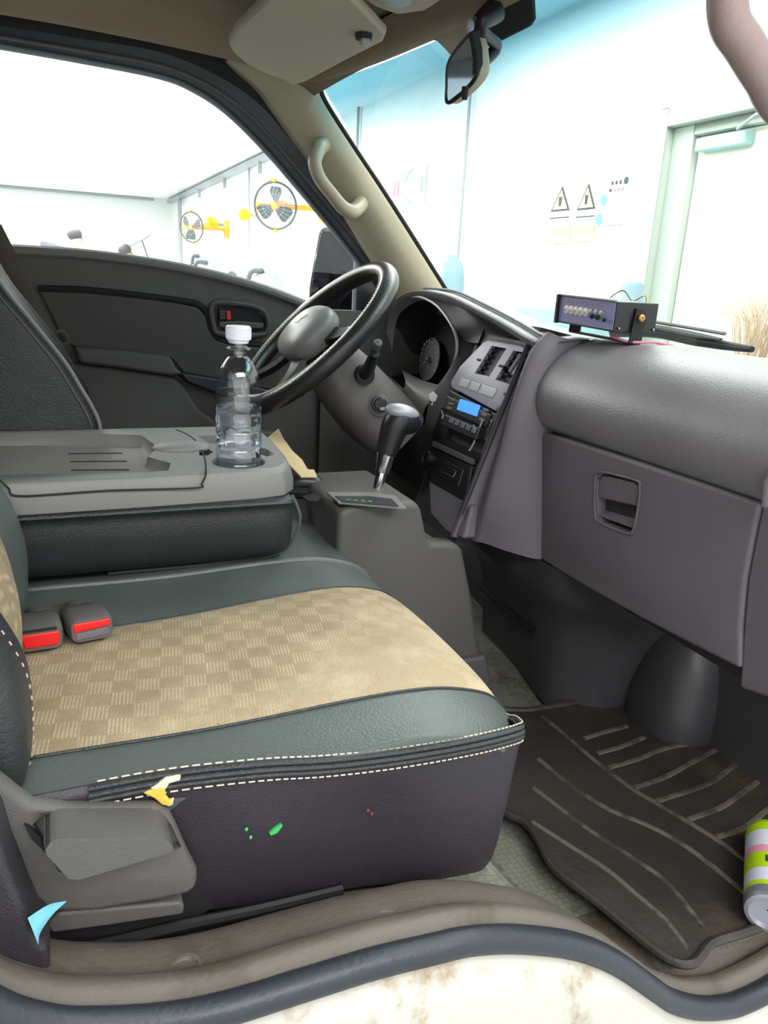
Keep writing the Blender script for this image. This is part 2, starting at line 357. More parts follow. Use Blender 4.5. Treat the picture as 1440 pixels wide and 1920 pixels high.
# cove rail under the ceiling and conduits
def conduit(px, y0, y1, lab, r=.012, x=WX-.03):
    a = at(px, (y0+y1)/2, 'X', x); t = MB().tube([(x, a.y, y0), (x, a.y, y1)], r, 8); return tag(t.build('wall_conduit', 'conduit'), lab, 'pipe')
conduit(895, GZ, CZ, 'long grey green cable pipe on the front wall seen below the mirror', .011)
conduit(680, .75, CZ, 'short grey pipe hanging high on the front wall by the windscreen corner', .014)
conduit(467, GZ, CZ, 'thin dark cable pipe behind the nearer amber lamp', .016)
conduit(551, GZ, CZ, 'thin grey cable pipe beside the large fan', .014)
conduit(328, GZ, CZ, 'grey pipe in the far corner of the workshop', .05)
rl = MB().box(WX-.12, WX-.01, 9.3, FY-.3, CZ-.11, CZ-.04)
for k in range(5): rl.box(WX-.1, WX-.05, 9+k*2.4, 9.05+k*2.4, CZ-.26, CZ-.1)
tag(rl.build('cable_tray', 'conduit'), 'grey cable tray running under the ceiling of the front wall', 'cable tray')
MB_ = MB().box(-6, WX-.4, FY-.1, FY-.02, CZ-.06, CZ-.01); tag(MB_.build('cable_tray', 'conduit'), 'thin grey tray along the far end wall', 'cable tray')

def disc_rows(R): return None
def fan(px, py, rad, x, facing, lab, tilt=0):
    c = at(px, py, 'X', x); t = thing('wall_fan', lab, 'fan', c, 'wall fans')
    f = V(facing).normalized(); a = f.cross(V((0, 0, 1))).normalized(); u = a.cross(f)
    ring = lambda R, o: [c+f*o+(a*cos(2*pi*k/40)+u*sin(2*pi*k/40))*R for k in range(40)]
    g = MB()
    g.tube(ring(rad, 0), rad*.05, 8, closed=True)
    g.build('guard_ring', 'signk', t)
    g = MB()
    for o in (.12, -.02):
        for k in range(24):
            an = 2*pi*k/24; dv = a*cos(an)+u*sin(an)
            g.tube([c+f*(rad*.3+o-.12)+dv*rad*.15, c+f*(rad*.25+o-.12)+dv*rad*.6, c+dv*rad], rad*.007, 4, cap=False)
        g.tube(ring(rad*.5, rad*.27+o-.12), rad*.007, 4, closed=True)
    g.build('wire_guard', 'conduit', t)
    for k in range(3):
        an = radians(tilt)+2*pi*k/3; dv = a*cos(an)+u*sin(an); pv = -a*sin(an)+u*cos(an)
        rows = [[c+dv*rad*q+pv*rad*w*s+f*rad*.14*s for s in (-1, -.3, .4, 1)] for q, w in ((.1, .08), (.35, .22), (.62, .33), (.82, .25))]
        MB().loft(rows, 8, 8, thick=.008, dirv=f).build('blade', 'signk', t)
    MB().lathe([(.001, .05), (rad*.15, .04), (rad*.2, 0), (rad*.18, -.1), (rad*.22, -.14), (rad*.2, -.3), (.001, -.3)], c, f, 20).build('motor', 'orange', t)
    y = MB()
    arc = [c-f*.1+(a*cos(q)+u*sin(q))*rad*1.12 for q in [radians(-90+180*k/12) for k in range(13)]]
    y.tube(arc, rad*.04, 6); y.tube([c+u*rad*1.0, c+u*rad*1.14], rad*.1, 8); y.tube([c-u*rad*1.0, c-u*rad*1.14], rad*.1, 8)
    y.build('yoke', 'orange', t)
    w = c.copy(); m = MB(); m.tube([c-f*.1+a*rad*1.1, V((WX, c.y-rad*.5, c.z))], rad*.12, 8)
    m.box(WX-.06, WX, c.y-rad*.5-.1, c.y-rad*.5+.1, c.z-.14, c.z+.14); m.build('wall_bracket', 'orange', t)
    return t
fan(516, 386, .24, WX-.55, (-.7, -1, -.15), 'large orange framed wall fan nearest the windscreen pillar', 95)
fan(359, 426, .24, WX-.6, (-.9, -.8, -.1), 'smaller looking far orange framed wall fan by the room corner', 40)
def lamp(px, py, lab):
    c = at(px, py, 'X', WX-.2); t = thing('warning_lamp', lab, 'lamp', c, 'amber wall lamps'); s = .085 if px > 430 else .12
    MB().lathe([(.001, s*1.2), (s*.5, s*1.1), (s*.9, s*.6), (s, 0), (s*.9, -s*.6), (s*.5, -s*.9), (.001, -s*.9)], c, (-.7, -.6, 0), 20).build('lens', 'amber', t)
    MB().tube([c, V((WX, c.y, c.z))], s*.25, 8).build('arm', 'conduit', t)
    MB().tube([c+V((-s*.9, s*.6, 0)), c+V((-s*1.6, s*1.1, 0))], s*.1, 6).build('tip', 'conduit', t)
lamp(459, 403, 'nearer amber lamp left of the large fan')
lamp(397, 420, 'farther amber lamp right of the small far fan')

# signs on the front wall
def sign(x0, y0, x1, y1, lab, kind):
    a = at(x0, y0, 'X', WX-.012); c = at(x1, y1, 'X', WX-.012); w = abs(a.y-c.y); h = a.z-c.z; cx = (a.y+c.y)/2; cz = (a.z+c.z)/2
    t = thing('wall_sign', lab, 'sign', (WX-.01, cx, cz)); mx = Matrix(((0, 0, -1, WX-.012), (-1, 0, 0, cx), (0, 1, 0, cz), (0, 0, 0, 1)))
    MB().prism(pmap(mx, [(-w/2, -h/2), (w/2, -h/2), (w/2, h/2), (-w/2, h/2)], -.006), V((-.006, 0, 0))).build('board', 'signw' if kind != 'y' else 'yellow', t)
    if kind == 'tri':
        MB().prism(pmap(mx, [(-w*.42, -h*.25), (w*.42, -h*.25), (0, h*.42)], .001), V((-.002, 0, 0))).build('triangle', 'signk', t)
        MB().prism(pmap(mx, [(-w*.32, -h*.2), (w*.32, -h*.2), (0, h*.3)], .004), V((-.002, 0, 0))).build('triangle_face', 'yellow', t)
        MB().prism(pmap(mx, [(-w*.05, -h*.12), (w*.05, -h*.12), (w*.07, h*.12), (-w*.07, h*.12)], .007), V((-.002, 0, 0))).build('symbol', 'signk', t)
        MB().prism(pmap(mx, [(-w*.42, -h*.44), (w*.42, -h*.44), (w*.42, -h*.41), (-w*.42, -h*.41)], .002), V((-.002, 0, 0))).build('rule', 'signk', t)
    if kind == 'y':
        for k in range(4): MB().prism(pmap(mx, [(-w*.38+k*w*.2, h*.1), (-w*.26+k*w*.2, h*.1), (-w*.28+k*w*.2, h*.3), (-w*.38+k*w*.2, h*.3)], .003), V((-.002, 0, 0))).build('mark', 'conduit', t)
    if kind == 'dots':
        for (q, r, s, mm) in ((-.3, .05, .09, 'signb'), (-.38, -.36, .1, 'signb'), (.3, -.12, .06, 'teal'), (.36, .42, .06, 'signk')):
            MB().lathe([(.001, .002), (w*s*1.2, .002), (w*s*1.2, 0)], mx @ V((w*q, h*r, .001)), (-1, 0, 0), 14).build('dot', mm, t)
        for k in range(4): MB().prism(pmap(mx, [(-w*.15+k*w*.13, h*.22), (-w*.07+k*w*.13, h*.22), (-w*.07+k*w*.13, h*.28), (-w*.15+k*w*.13, h*.28)], .002), V((-.002, 0, 0))).build('letter', 'signr' if k else 'signk', t)
        for k in range(3): MB().prism(pmap(mx, [(-w*.1+k*w*.13, h*.36), (-w*.04+k*w*.13, h*.36), (-w*.04+k*w*.13, h*.44), (-w*.1+k*w*.13, h*.44)], .002), V((-.002, 0, 0))).build('letter', 'signk', t)
    if kind == 'logo':
        g = MB()
        for q0, q1 in ((100, 160), (-30, 30), (215, 260)):
            g = MB(); g.tube([mx @ V((w*.18+w*.25*cos(radians(q0+(q1-q0)*k/8)), h*.42*sin(radians(q0+(q1-q0)*k/8)), .004)) for k in range(9)], .012, 6); g.build('round_mark', 'teal', t)
        for k in range(2): MB().prism(pmap(mx, [(-w*.42+k*w*.11, -h*.2), (-w*.36+k*w*.11, -h*.2), (-w*.36+k*w*.11, h*.2), (-w*.40+k*w*.11, h*.2)], .002), V((-.002, 0, 0))).build('letter', 'signr', t)
        for k in range(3): MB().ell(mx @ V((-w*.15, h*(.25-k*.22), .002)), (.004, .02, .02), 8).build('letter', 'conduit', t)
sign(1035, 345, 1070, 412, 'left one of the two yellow triangle warning signs', 'tri')
sign(1085, 340, 1118, 410, 'right one of the two yellow triangle warning signs', 'tri')
sign(1034, 423, 1066, 456, 'pale yellow label below the left warning sign', 'y')
sign(1077, 421, 1110, 452, 'pale yellow label below the right warning sign', 'y')
sign(1126, 338, 1172, 420, 'white notice with small blue dots and red letters', 'dots')
sign(735, 322, 795, 382, 'white sign with red letters and a round mark by the pillar', 'logo')

# blue-grey post, crate, hose stand near the front wall
p = at(1187, 560, 'X', 2.5); t = MB().lathe([(.001, 0), (.045, 0), (.045, 1), (.035, 1.03), (.001, 1.03)], (p.x, p.y, GZ), n=24)
q = at(1187, 530, 'X', 2.5); tt = MB().lathe([(.001, 0), (.055, 0), (.055, q.z-GZ-.02), (.045, q.z-GZ), (.001, q.z-GZ)], (q.x, q.y, GZ), n=24)
tag(tt.build('bollard', 'greyblue'), 'blue grey round post standing behind the black control box', 'post')
c = at(1010, 575, 'X', 2.3)
cr_ = thing('tool_cabinet', 'pale teal cabinet left of the black control box beyond the windscreen', 'cabinet', (2.3, c.y, GZ))
MB().box(2.3, 2.7, c.y-.18, c.y+.22, GZ, c.z).build('body', 'teal', cr_, bevel=.01)
for k in range(4): MB().box(2.285, 2.3, c.y-.16, c.y+.20, GZ+.1+k*.25, GZ+.32+k*.25).build('drawer', 'greyblue', cr_, bevel=.004)
c = at(846, 520, 'X', 2.7); hs = thing('gas_nozzle_stand', 'pale blue curved stand by the wall past the windscreen pillar', 'stand', (c.x, c.y, GZ))
top = at(848, 490, 'X', 2.7); MB().tube([(c.x, c.y, GZ), (c.x, c.y, c.z-.05), (c.x, c.y+.02, c.z+.02), (c.x, c.y-.03, top.z-.05), (c.x, c.y+.02, top.z), (c.x, c.y+.10, top.z-.03)], [.1, .1, .06, .05, .05, .03], 12, smooth=30).build('post', 'greyblue', hs)
MB().lathe([(.001, .03), (.15, .02), (.17, 0)], (c.x, c.y, GZ)).build('base', 'conduit', hs)
# straw broom leaning outside the windscreen
bt = at(1420, 560, 'X', 1.75); bb = at(1415, 660, 'X', 1.75)
br = thing('straw_broom', 'straw broom standing outside beyond the wiper tip', 'broom', (bb.x, bb.y, GZ))
fr = MB(); rnd = random.Random(3)
for k in range(170):
    a = rnd.uniform(-1, 1); l = rnd.uniform(.75, 1.05); o = bb+V((rnd.uniform(-.03, .03), 0, 0)); dz = (bt.z-bb.z+.02)*l
    fr.tube([o+V((0, -a*.03, -.1)), o+V((0, -a*.10-.02, dz*.5)), o+V((rnd.uniform(-.02, .02), -a*.20-.04, dz*(1-.25*a*a)))], .0011, 3, cap=False)
o = fr.build('bristle', 'straw', br); o['kind'] = 'stuff'
MB().lathe([(.001, 0), (.045, .0), (.05, .10), (.001, .12)], bb+V((0, 0, -.16)), n=16).build('binding', 'straw', br)
MB().tube([(bb.x, bb.y, GZ), bb+V((0, 0, -.12))], .014, 8).build('handle', 'straw', br)

# machines along the front wall
def machine(px, pt, w, h, x, lab, mt, cat='machine'):
    c = at(px, pt, 'X', x); t = thing('workshop_machine', lab, cat, (x, c.y, GZ), 'machines along the wall')
    MB().lathe([(.001, 0), (w, 0), (w, .1), (w*.9, .5), (w, c.z-GZ-h*.5), (w*.7, c.z-GZ-h*.12), (w*.3, c.z-GZ), (.001, c.z-GZ)], (x, c.y, GZ), n=20).build('body', mt, t)
    MB().tube([(x-w, c.y, GZ+.4), (x-w*1.1, c.y-w*.2, c.z-h*.3), (x-w*.4, c.y-w*.6, c.z-h*.05)], .03, 8, smooth=16).build('hose', 'signk', t)
    MB().box(x-w-.02, x-w+.06, c.y-w*.4, c.y+w*.4, c.z-h*.75, c.z-h*.35).build('panel', 'conduit', t)
machine(502, 503, .22, .45, 2.4, 'grey rounded machine below the large fan', 'conduit')
machine(398, 490, .26, .4, 2.4, 'grey machine by the wall left of the thin cable', 'conduit')
machine(378, 476, .15, .5, 2.4, 'tall thin grey machine left of the squat one', 'conduit')
machine(447, 515, .12, .2, 2.3, 'small pale machine just above the door sill line', 'frame')
# cars with bonnets up
def car(o, lab, rot, bon):
    t = thing('parked_car', lab, 'car', o, 'cars being serviced'); m = Matrix.Translation(V(o)) @ Matrix.Rotation(rot, 4, 'Z')
    prof = [(-2.1, .35), (-2.15, .85), (-1.9, 1.0), (-1.3, 1.05), (-.6, 1.48), (.7, 1.5), (1.5, 1.1), (2.1, 1.0), (2.15, .4)]
    b = MB(); b.prism([m @ V((x, -.85, z)) for x, z in prof], m.to_3x3() @ V((0, 1.7, 0))); b.build('body', 'carp', t, bevel=.09)
    MB().prism([m @ V((x, -.86, z)) for x, z in ((-1.15, 1.05), (-.6, 1.42), (.65, 1.44), (1.3, 1.08))], m.to_3x3() @ V((0, 1.72, 0))).build('side_window', 'cglass', t)
    MB().prism([m @ V((-1.32, y, 1.07)) for y in (-.7, .7)]+[m @ V((-.66, y, 1.46)) for y in (.65, -.65)], m.to_3x3() @ V((-.02, 0, .03))).build('windscreen', 'cglass', t)
    Yc = o[1]-.7; b0, b1 = [at(q[0], q[1], 'Y', Yc) for q in bon]
    MB().prism([b0, b1, b1+V((0, 1.3, 0)), b0+V((0, 1.3, 0))], V((.0, 0, -.05))).build('bonnet', 'carp', t, bevel=.015)
    if Yc > 10: MB().tube([b0.lerp(b1, .8)+V((0, .1, -.03)), b0.lerp(b1, .8)+V((.25, .1, -.8))], .012, 6).build('bonnet_stay', 'signk', t)
    for wx in (-1.4, 1.35):
        for wy in (-.86, .7):
            MB().lathe([(.001, 0), (.2, 0), (.3, .02), (.31, .16), (.001, .16)], m @ V((wx, wy, .31)), m.to_3x3() @ V((0, 1, 0)), 24).build('wheel', 'black', t)
c = at(20, 470, 'Y', 5.5); car((c.x-1.0, 5.9, GZ), 'silver car at the far left with sloping windscreen', pi, ((75, 449), (135, 466)))
c = at(225, 470, 'Y', 15); car((c.x-1.6, 15.9, GZ), 'farther silver car with its bonnet raised', pi, ((196, 484), (284, 436)))
# two mechanics bent over the cars
def person(px, py, Y, hgt, lab, clothm, lean):
    c = at(px, py, 'Y', Y); t = thing('person', lab, 'person', (c.x, Y, GZ)); S = hgt/1.72; hx, hz = c.x, c.z
    px0 = hx-lean*.5; me = bpy.data.meshes.new('body'); 
    hip = V((px0, Y, hz-.68*S)); ch = V((px0+lean*.30, Y, hz-.32*S)); nk = V((hx-lean*.08, Y, hz-.13*S)); hd = V((hx, Y, hz)); ht = V((hx+.01, Y, hz+.08*S))
    vs = [hip, ch, nk, hd, ht]; es = [(0, 1), (1, 2), (2, 3), (3, 4)]; rr = [.15, .16, .055, .085, .07]
    for s in (-1, 1):
        i = len(vs); vs += [ch+V((0, s*.19*S, .06)), ch+V((.16, s*.22*S, -.15)), ch+V((.38, s*.16*S, -.16)), ch+V((.47, s*.15*S, -.17))]; es += [(1, i), (i, i+1), (i+1, i+2), (i+2, i+3)]; rr += [.06, .045, .032, .03]
        w = i+3
        for f in range(5):
            dy = (f-2)*.022; k = len(vs); tip = .085 if f else .05
            vs += [vs[w]+V((.035, dy, 0)), vs[w]+V((.035+tip, dy*1.3, -.03))]; es += [(w, k), (k, k+1)]; rr += [.010, .008]
        i = len(vs); g = GZ+.05; vs += [hip+V((0, s*.10, -.1)), V((hip.x+.03, Y+s*.11, (hip.z+g)/2)), V((hip.x-.03, Y+s*.11, g)), V((hip.x+.14, Y+s*.12, g))]; es += [(0, i), (i, i+1), (i+1, i+2), (i+2, i+3)]; rr += [.095, .065, .045, .04]
    me.from_pydata([tuple(v) for v in vs], es, []); me.materials.append(M['skin']); me.materials.append(M[clothm]); o = bpy.data.objects.new('body', me); COL.objects.link(o)
    q = o.modifiers.new('s', 'SKIN'); q.use_smooth_shade = True
    for v, r in zip(me.skin_vertices[0].data, rr): v.radius = (r*S, r*S)
    me.skin_vertices[0].data[0].use_root = True; o.modifiers.new('u', 'SUBSURF').levels = 2; o.modifiers['u'].render_levels = 2
    bpy.context.view_layer.update(); nm = bpy.data.meshes.new_from_object(o.evaluated_get(bpy.context.evaluated_depsgraph_get())); o.modifiers.clear(); o.data = nm
    nm.materials.clear(); nm.materials.append(M['skin']); nm.materials.append(M[clothm])
    for p in nm.polygons:
        z = p.center.z; p.use_smooth = True; p.material_index = 1 if z < nk.z-.02 and p.center.x < ch.x+.30 else 0
    setpar(o, t)
    MB().ell(hd+V((-.025*S, 0, .055*S)), (.115*S, .10*S, .10*S), 14, e=.95).build('hair', 'hair', t)
    e = MB()
    for s in (-1, 1): e.ell(hd+V((.085*S, s*.035*S, .0)), (.012, .014, .01), 8)
    e.build('eye', 'blackm', t); MB().ell(hd+V((.1*S, 0, -.02*S)), (.018*S, .014*S, .025*S), 8).build('nose', 'skin', t); MB().ell(hd+V((.085*S, 0, -.055*S)), (.012*S, .028*S, .008*S), 8).build('mouth', 'red', t)
person(143, 446, 14.2, 1.72, 'dark haired person in navy top bending toward an open car', 'cloth', .35)
person(237, 474, 14.0, 1.6, 'person mostly hidden behind the raised bonnet', 'cloth', .2)

# ================================================================== TRUCK CAB SHELL
# outline of the passenger door opening (side view)
S = [at(x, y, 'Y', .455) for x, y in ((-160, 1780), (-80, 1850), (0, 1896), (70, 1917), (150, 1925), (300, 1916), (420, 1893), (560, 1850), (700, 1807), (800, 1783), (870, 1767), (940, 1762), (1000, 1765), (1060, 1773), (1110, 1788), (1150, 1808), (1180, 1828), (1215, 1853), (1250, 1876), (1300, 1890), (1350, 1889), (1385, 1880), (1440, 1853), (1520, 1800), (1620, 1710))]
def Srow(y, dz, x=0): return [V((p.x+x, y, p.z+dz)) for p in S]
b = MB(); b.fl = .8; b.tube(Srow(.452, .004), .0125, 12, smooth=90)
ws = struct(b.build('trim_2', 'rubber'), 'dark rubber weather strip round the door opening')
b = MB().loft([Srow(.452, -.004), Srow(.440, -.010), Srow(.428, -.022), Srow(.418, -.06), Srow(.412, -.14), Srow(.404, -.17), Srow(.40, -.30), Srow(.40, -.45)], 90, 26)
struct(b.build('wall_right', 'white'), 'white painted sill of the truck below the door opening')
# sill trim: from strip inwards, dropping to the floor
def sillz(x, y):
    # height of S at x
    for a, c in zip(S, S[1:]):
        if a.x <= x <= c.x: return a.z+(c.z-a.z)*(x-a.x)/(c.x-a.x)
    return S[-1].z
SI = [p for p in S if p.x > -.07]
row0 = [V((p.x, .462, p.z+.006)) for p in S]; row1 = [V((p.x, .474, p.z+.016)) for p in S]; row2 = [V((p.x, .487, p.z+.013)) for p in S]
row3 = [V((p.x, .50, p.z+.002)) for p in S]
row4 = [V((p.x+(.00 if p.x < .3 else .0), .545, max(p.z-.012, -.745))) for p in S]
row5 = [V((p.x, .60, max(min(p.z-.07, -.62), -.745))) for p in S]
b = MB().loft([row0, row1, row2, row3, row4, row5], 100, 30)
sl = struct(b.build('trim_3', 'sill'), 'scuffed grey brown sill cover with round caps')
for x, y in ((350, 1829), (727, 1731)):
    p = at(x, y, 'Z', -.548); z = sillz(p.x, p.y)-.003
    MB().lathe([(.001, .002), (.0075, .002), (.0095, .0042), (.0125, .0045), (.0135, .0), (.0135, -.004)], (p.x, p.y, z), n=28).build('cap', 'sill', sl)
# cab floor
FL = -.745
ys = [.50, .56, .62, .7, .8, .95, 1.1, 1.4, 1.82]
rows = []
for y in ys:
    k = max(0, 1-(y-.5)/.14); zz = -.60
    rows.append([V((-.56, y, -.60)), V((.2, y, -.60)), V((.38, y, -.605)), V((.43, y, -.62-.03*(1-k))), V((.475, y, -.70-.02*(1-k))), V((.53, y, FL)), V((.7, y, FL)), V((.98, y, FL)), V((1.08, y, -.66))])
b = MB().loft(rows, 46, 20)
fl = struct(b.build('floor', 'vinyl'), 'worn grey green vinyl floor of the truck cab')
# firewall / footwell wall
def wall_rows():
    R = []
    for z, dx in ((-.10, .0), (-.30, .0), (-.42, .0), (-.52, -.005), (-.60, -.015), (-.68, -.03), (-.75, -.05)):
        R.append([V((x+dx, y, z)) for y, x in ((1.82, .98), (1.6, .98), (1.45, .96), (1.36, .93), (1.25, .90), (1.12, .90), (1.02, .93), (.95, .985), (.85, 1.01), (.6, 1.01), (.5, 1.00), (.47, .97))])
    return R
b = MB().loft(wall_rows(), 50, 16); struct(b.build('wall_front', 'lower'), 'dark plastic footwell wall under the dashboard')
struct(MB().box(.60, .90, 1.80, 1.85, -.75, -.08).build('wall_left', 'door'), 'dark kick panel on the driver side')
# wheel arch bulge in the footwell
a0 = at(1215, 1235, 'X', .98); a1 = at(1285, 1400, 'X', .93)
mxx = Matrix.Rotation(radians(-14), 4, 'X') @ Matrix.Rotation(radians(14), 4, 'Y')
b = MB().ell(at(1275, 1300, 'X', .99), (.085, .088, .15), 24, mxx, e=.85)
struct(b.build('trim_4', 'lower'), 'rounded dark wheel arch bulge in the footwell')
# far door (driver side)
DYY = 1.82
belt = AT([(-60, 462), (0, 463), (60, 466), (150, 472), (250, 484), (350, 501), (450, 525), (530, 551), (600, 583), (680, 640)], 'Y', DYY)
d = struct(thing('door_1', 'dark grey inner panel of the closed driver door', 'x')); del d['category']
lo = [V((p.x, p.y, -.70)) for p in belt][::-1]
MB().prism(belt+lo, V((0, .07, 0))).build('panel', 'door', d, bevel=.012)
up = [p+V((0, -.004, -.004)) for p in belt]
b = MB(); b.tube(up, .011, 10, smooth=50); b.build('belt_trim', 'plast_l', d)
ins = AT([(74, 546), (160, 549), (250, 558), (330, 568), (368, 576), (384, 592), (390, 616), (402, 637), (430, 647), (500, 652), (560, 660), (560, 740), (345, 700), (322, 672), (140, 650), (120, 640)], 'Y', DYY-.004)
MB().prism(ins, V((0, -.008, 0))).build('insert', 'door_d', d, bevel=.005)
gr = AT([(72, 541), (160, 544), (250, 553), (330, 563), (372, 571), (389, 590), (395, 614), (406, 633), (432, 643), (500, 648)], 'Y', DYY-.004)
MB().tube(gr, .0075, 8, smooth=60).build('groove_seal', 'blackm', d)
# armrest moulding
arm = [(140, 650), (230, 657), (320, 668), (330, 690), (345, 702), (322, 706), (230, 692), (150, 682)]
P = AT(arm, 'Y', DYY-.045); MB().prism(P, V((0, .05, 0))).build('armrest', 'plast', d, bevel=.013, seg=4)
low = AT([(130, 680), (230, 692), (322, 706), (345, 720), (372, 765), (420, 800), (520, 810), (560, 900), (100, 900)], 'Y', DYY-.03)
MB().prism(low, V((0, .04, 0))).build('pocket', 'door', d, bevel=.012)
sw = AT([(335, 697), (420, 712), (520, 735), (520, 765), (420, 745), (350, 718)], 'Y', DYY-.04)
MB().prism(sw, V((0, .04, 0))).build('switch_panel', 'black', d, bevel=.006)
# inner door handle
hb = [(408, 574), (450, 574), (480, 582), (496, 597), (497, 612), (484, 622), (420, 620), (407, 608)]
ho = AT([(400, 570), (455, 570), (488, 579), (501, 596), (502, 616), (488, 628), (415, 626), (401, 612)], 'Y', DYY-.012)
h = thing('door_handle', 'x', 'x'); del h['label']; del h['category']; setpar(h, d)
bz = MB(); bz.tube(ho, .0065, 8, closed=True, smooth=60); bz.build('bezel', 'door', h)
MB().prism(AT(hb, 'Y', DYY-.006), V((0, -.003, 0))).build('recess', 'blackm', h)
MB().prism(AT([(410, 603), (450, 602), (495, 606), (494, 616), (450, 618), (412, 614)], 'Y', DYY-.018), V((0, .010, 0))).build('pull_lever', 'door', h, bevel=.003)
MB().prism(AT([(411, 580), (424, 581), (425, 600), (412, 600)], 'Y', DYY-.022), V((0, .012, 0))).build('lock_tab', 'black', h, bevel=.002)
MB().prism(AT([(425, 582), (432, 583), (433, 599), (426, 599)], 'Y', DYY-.018), V((0, .006, 0))).build('lock_mark', 'red', h)
# window frame
wo = AT([(-80, 78), (0, 91), (150, 117), (300, 147), (370, 176), (430, 218), (500, 288), (560, 358), (620, 430), (700, 530), (760, 600)], 'Y', DYY-.004)
wi = AT([(-80, 30), (0, 48), (150, 72), (300, 98), (400, 138), (480, 190), (545, 262), (605, 335), (668, 412), (745, 510), (820, 600)], 'Y', DYY-.03)
b = MB().loft([wo, [p+V((.004, -.012, .006)) for p in wo], [(a+c)/2+V((0, -.004, 0)) for a, c in zip(wo, wi)], wi], 60, 12, thick=.012, dirv=(0, 1, 0)); struct(b.build('window_frame', 'rubber', d))
d.children[-1].pop('kind', None)
b = MB(); b.tube([(a*.55+c*.45)+V((0, -.012, 0)) for a, c in zip(wo, wi)], .0035, 6, smooth=60); b.build('frame_seal', 'plast', d)
struct(MB().prism([wo[0]]+wo[1:]+[belt[-1]]+belt[::-1], V((0, .004, 0))).build('window_2', 'glass'), 'clear driver side window glass')
# division bar and corner triangle of the driver window
MB().tube(AT([(668, 452), (662, 600)], 'Y', DYY+.012), .005, 8).build('division_bar', 'silver', d)
MB().prism(AT([(672, 452), (668, 610), (760, 620), (720, 540)], 'Y', DYY+.012), V((0, .01, 0))).build('corner_panel', 'black', d, bevel=.003)
# body behind the window frame towards pillar (black seal + A pillar)
pa = AT([(-80, -2), (0, 20), (150, 48), (300, 76), (420, 124), (505, 180), (560, 250), (612, 322), (672, 398), (745, 510), (830, 640)], 'Y', 1.785)
pb = AT([(-80, -10), (0, 12), (150, 40), (300, 66), (430, 112), (520, 168), (575, 240), (625, 312), (680, 390), (750, 506), (840, 640)], 'Y', 1.77)
b = MB().loft([wi, pa, pb], 60, 8, thick=.006, dirv=(0, 1, 0)); struct(b.build('trim_5', 'blackm'), 'black seal between driver door frame and roof lining')
# beige A pillar
pA = AT([(430, 112), (490, 165), (520, 205), (560, 262), (612, 332), (660, 412), (712, 498), (742, 545), (750, 560)], 'Y', 1.765)
pB = AT([(560, 80), (585, 120), (596, 158), (606, 190), (655, 268), (710, 350), (768, 440), (832, 542), (840, 556)], 'Y', 1.745)
ed = [p+V((.012, .01, 0)) for p in pB]
b = MB().loft([[p+V((-.01, .02, 0)) for p in pA], pA, [(a*.75+c*.25)+V((0, -.022, 0)) for a, c in zip(pA, pB)], [(a*.45+c*.55)+V((0, -.03, 0)) for a, c in zip(pA, pB)], [(a*.12+c*.88)+V((0, -.018, 0)) for a, c in zip(pA, pB)], pB, ed], 40, 30)
struct(b.build('trim_6', 'pillar'), 'beige windscreen pillar cover on the driver side')
b = MB(); b.tube([p+V((.004, -.002, 0)) for p in pB], .0055, 8, smooth=40); struct(b.build('trim_7', 'blackm'), 'black edge of windscreen beside the pillar')
# windscreen glass
head = [V((.563, 1.745, .385)), V((.605, 1.5, .384)), V((.632, 1.25, .383)), V((.645, 1.1, .383)), V((.64, .9, .383)), V((.61, .65, .383)), V((.56, .47, .383))]
basew = [V((.905, 1.745, -.03)), V((1.0, 1.5, -.085)), V((1.07, 1.25, -.10)), V((1.09, 1.1, -.10)), V((1.06, .9, -.10)), V((.98, .65, -.095)), V((.90, .47, -.08))]
mid = [(a+c)/2+V((.045, 0, .03)) for a, c in zip(head, basew)]
mid[0] = (head[0]+basew[0])/2; mid[-1] = (head[-1]+basew[-1])/2
WR = [head, mid, basew]
b = MB().loft(WR, 40, 30); struct(b.build('window_1', 'windshield'), 'windscreen glass with blue shade band at the top'); WG = b.G
# passenger side pillar (mostly beyond the picture)
b = MB().loft([[V((.90, .47, -.08)), V((.74, .47, .16)), V((.56, .47, .385))], [V((.885, .44, -.08)), V((.72, .44, .17)), V((.54, .44, .40))], [V((.84, .45, -.08)), V((.68, .45, .15)), V((.50, .45, .38))], [V((.84, .47, -.08)), V((.68, .47, .15)), V((.50, .47, .37))]], 20, 16, cv=False)
struct(b.build('trim_8', 'pillar'), 'passenger side windscreen pillar')
# headliner
hr = []
for y, z, xf in ((1.775, None, .52), (1.72, .405, .565), (1.60, .425, .60), (1.4, .432, .628), (1.1, .436, .66), (.8, .432, .65), (.6, .42, .615), (.47, .39, .575)):
    if z is None:
        q = cr(pb, 9); hr.append([V((p.x, y, p.z)) for p in q[:6]]+[V((q[6].x, y, q[6].z))])
        hr[-1] = [V(p) for p in AT([(-80, -10), (0, 12), (150, 40), (300, 66), (430, 112), (520, 168), (545, 205)], 'Y', 1.77)]
    else:
        hr.append([V((-.4, y, z+.01)), V((-.1, y, z+.01)), V((.1, y, z+.008)), V((.28, y, z)), V((.44, y, z-.010)), V((xf-.06, y, z-.028)), V((xf-.02, y, z-.045))])
b = MB().loft(hr, 40, 44); struct(b.build('ceiling', 'head'), 'brown beige roof lining of the truck cab')
hd = [V((p.x-.012, p.y, p.z-.002)) for p in head]; hd2 = [V((p.x-.05, p.y, p.z-.008)) for p in head]; hd3 = [V((p.x-.09, p.y, p.z+.022)) for p in head]
b = MB().loft([[p+V((.03, 0, .05)) for p in hd], [p+V((.014, 0, .010)) for p in hd], hd, hd2, hd3], 40, 12); struct(b.build('trim_9', 'head'), 'beige brown header rail above the windscreen')
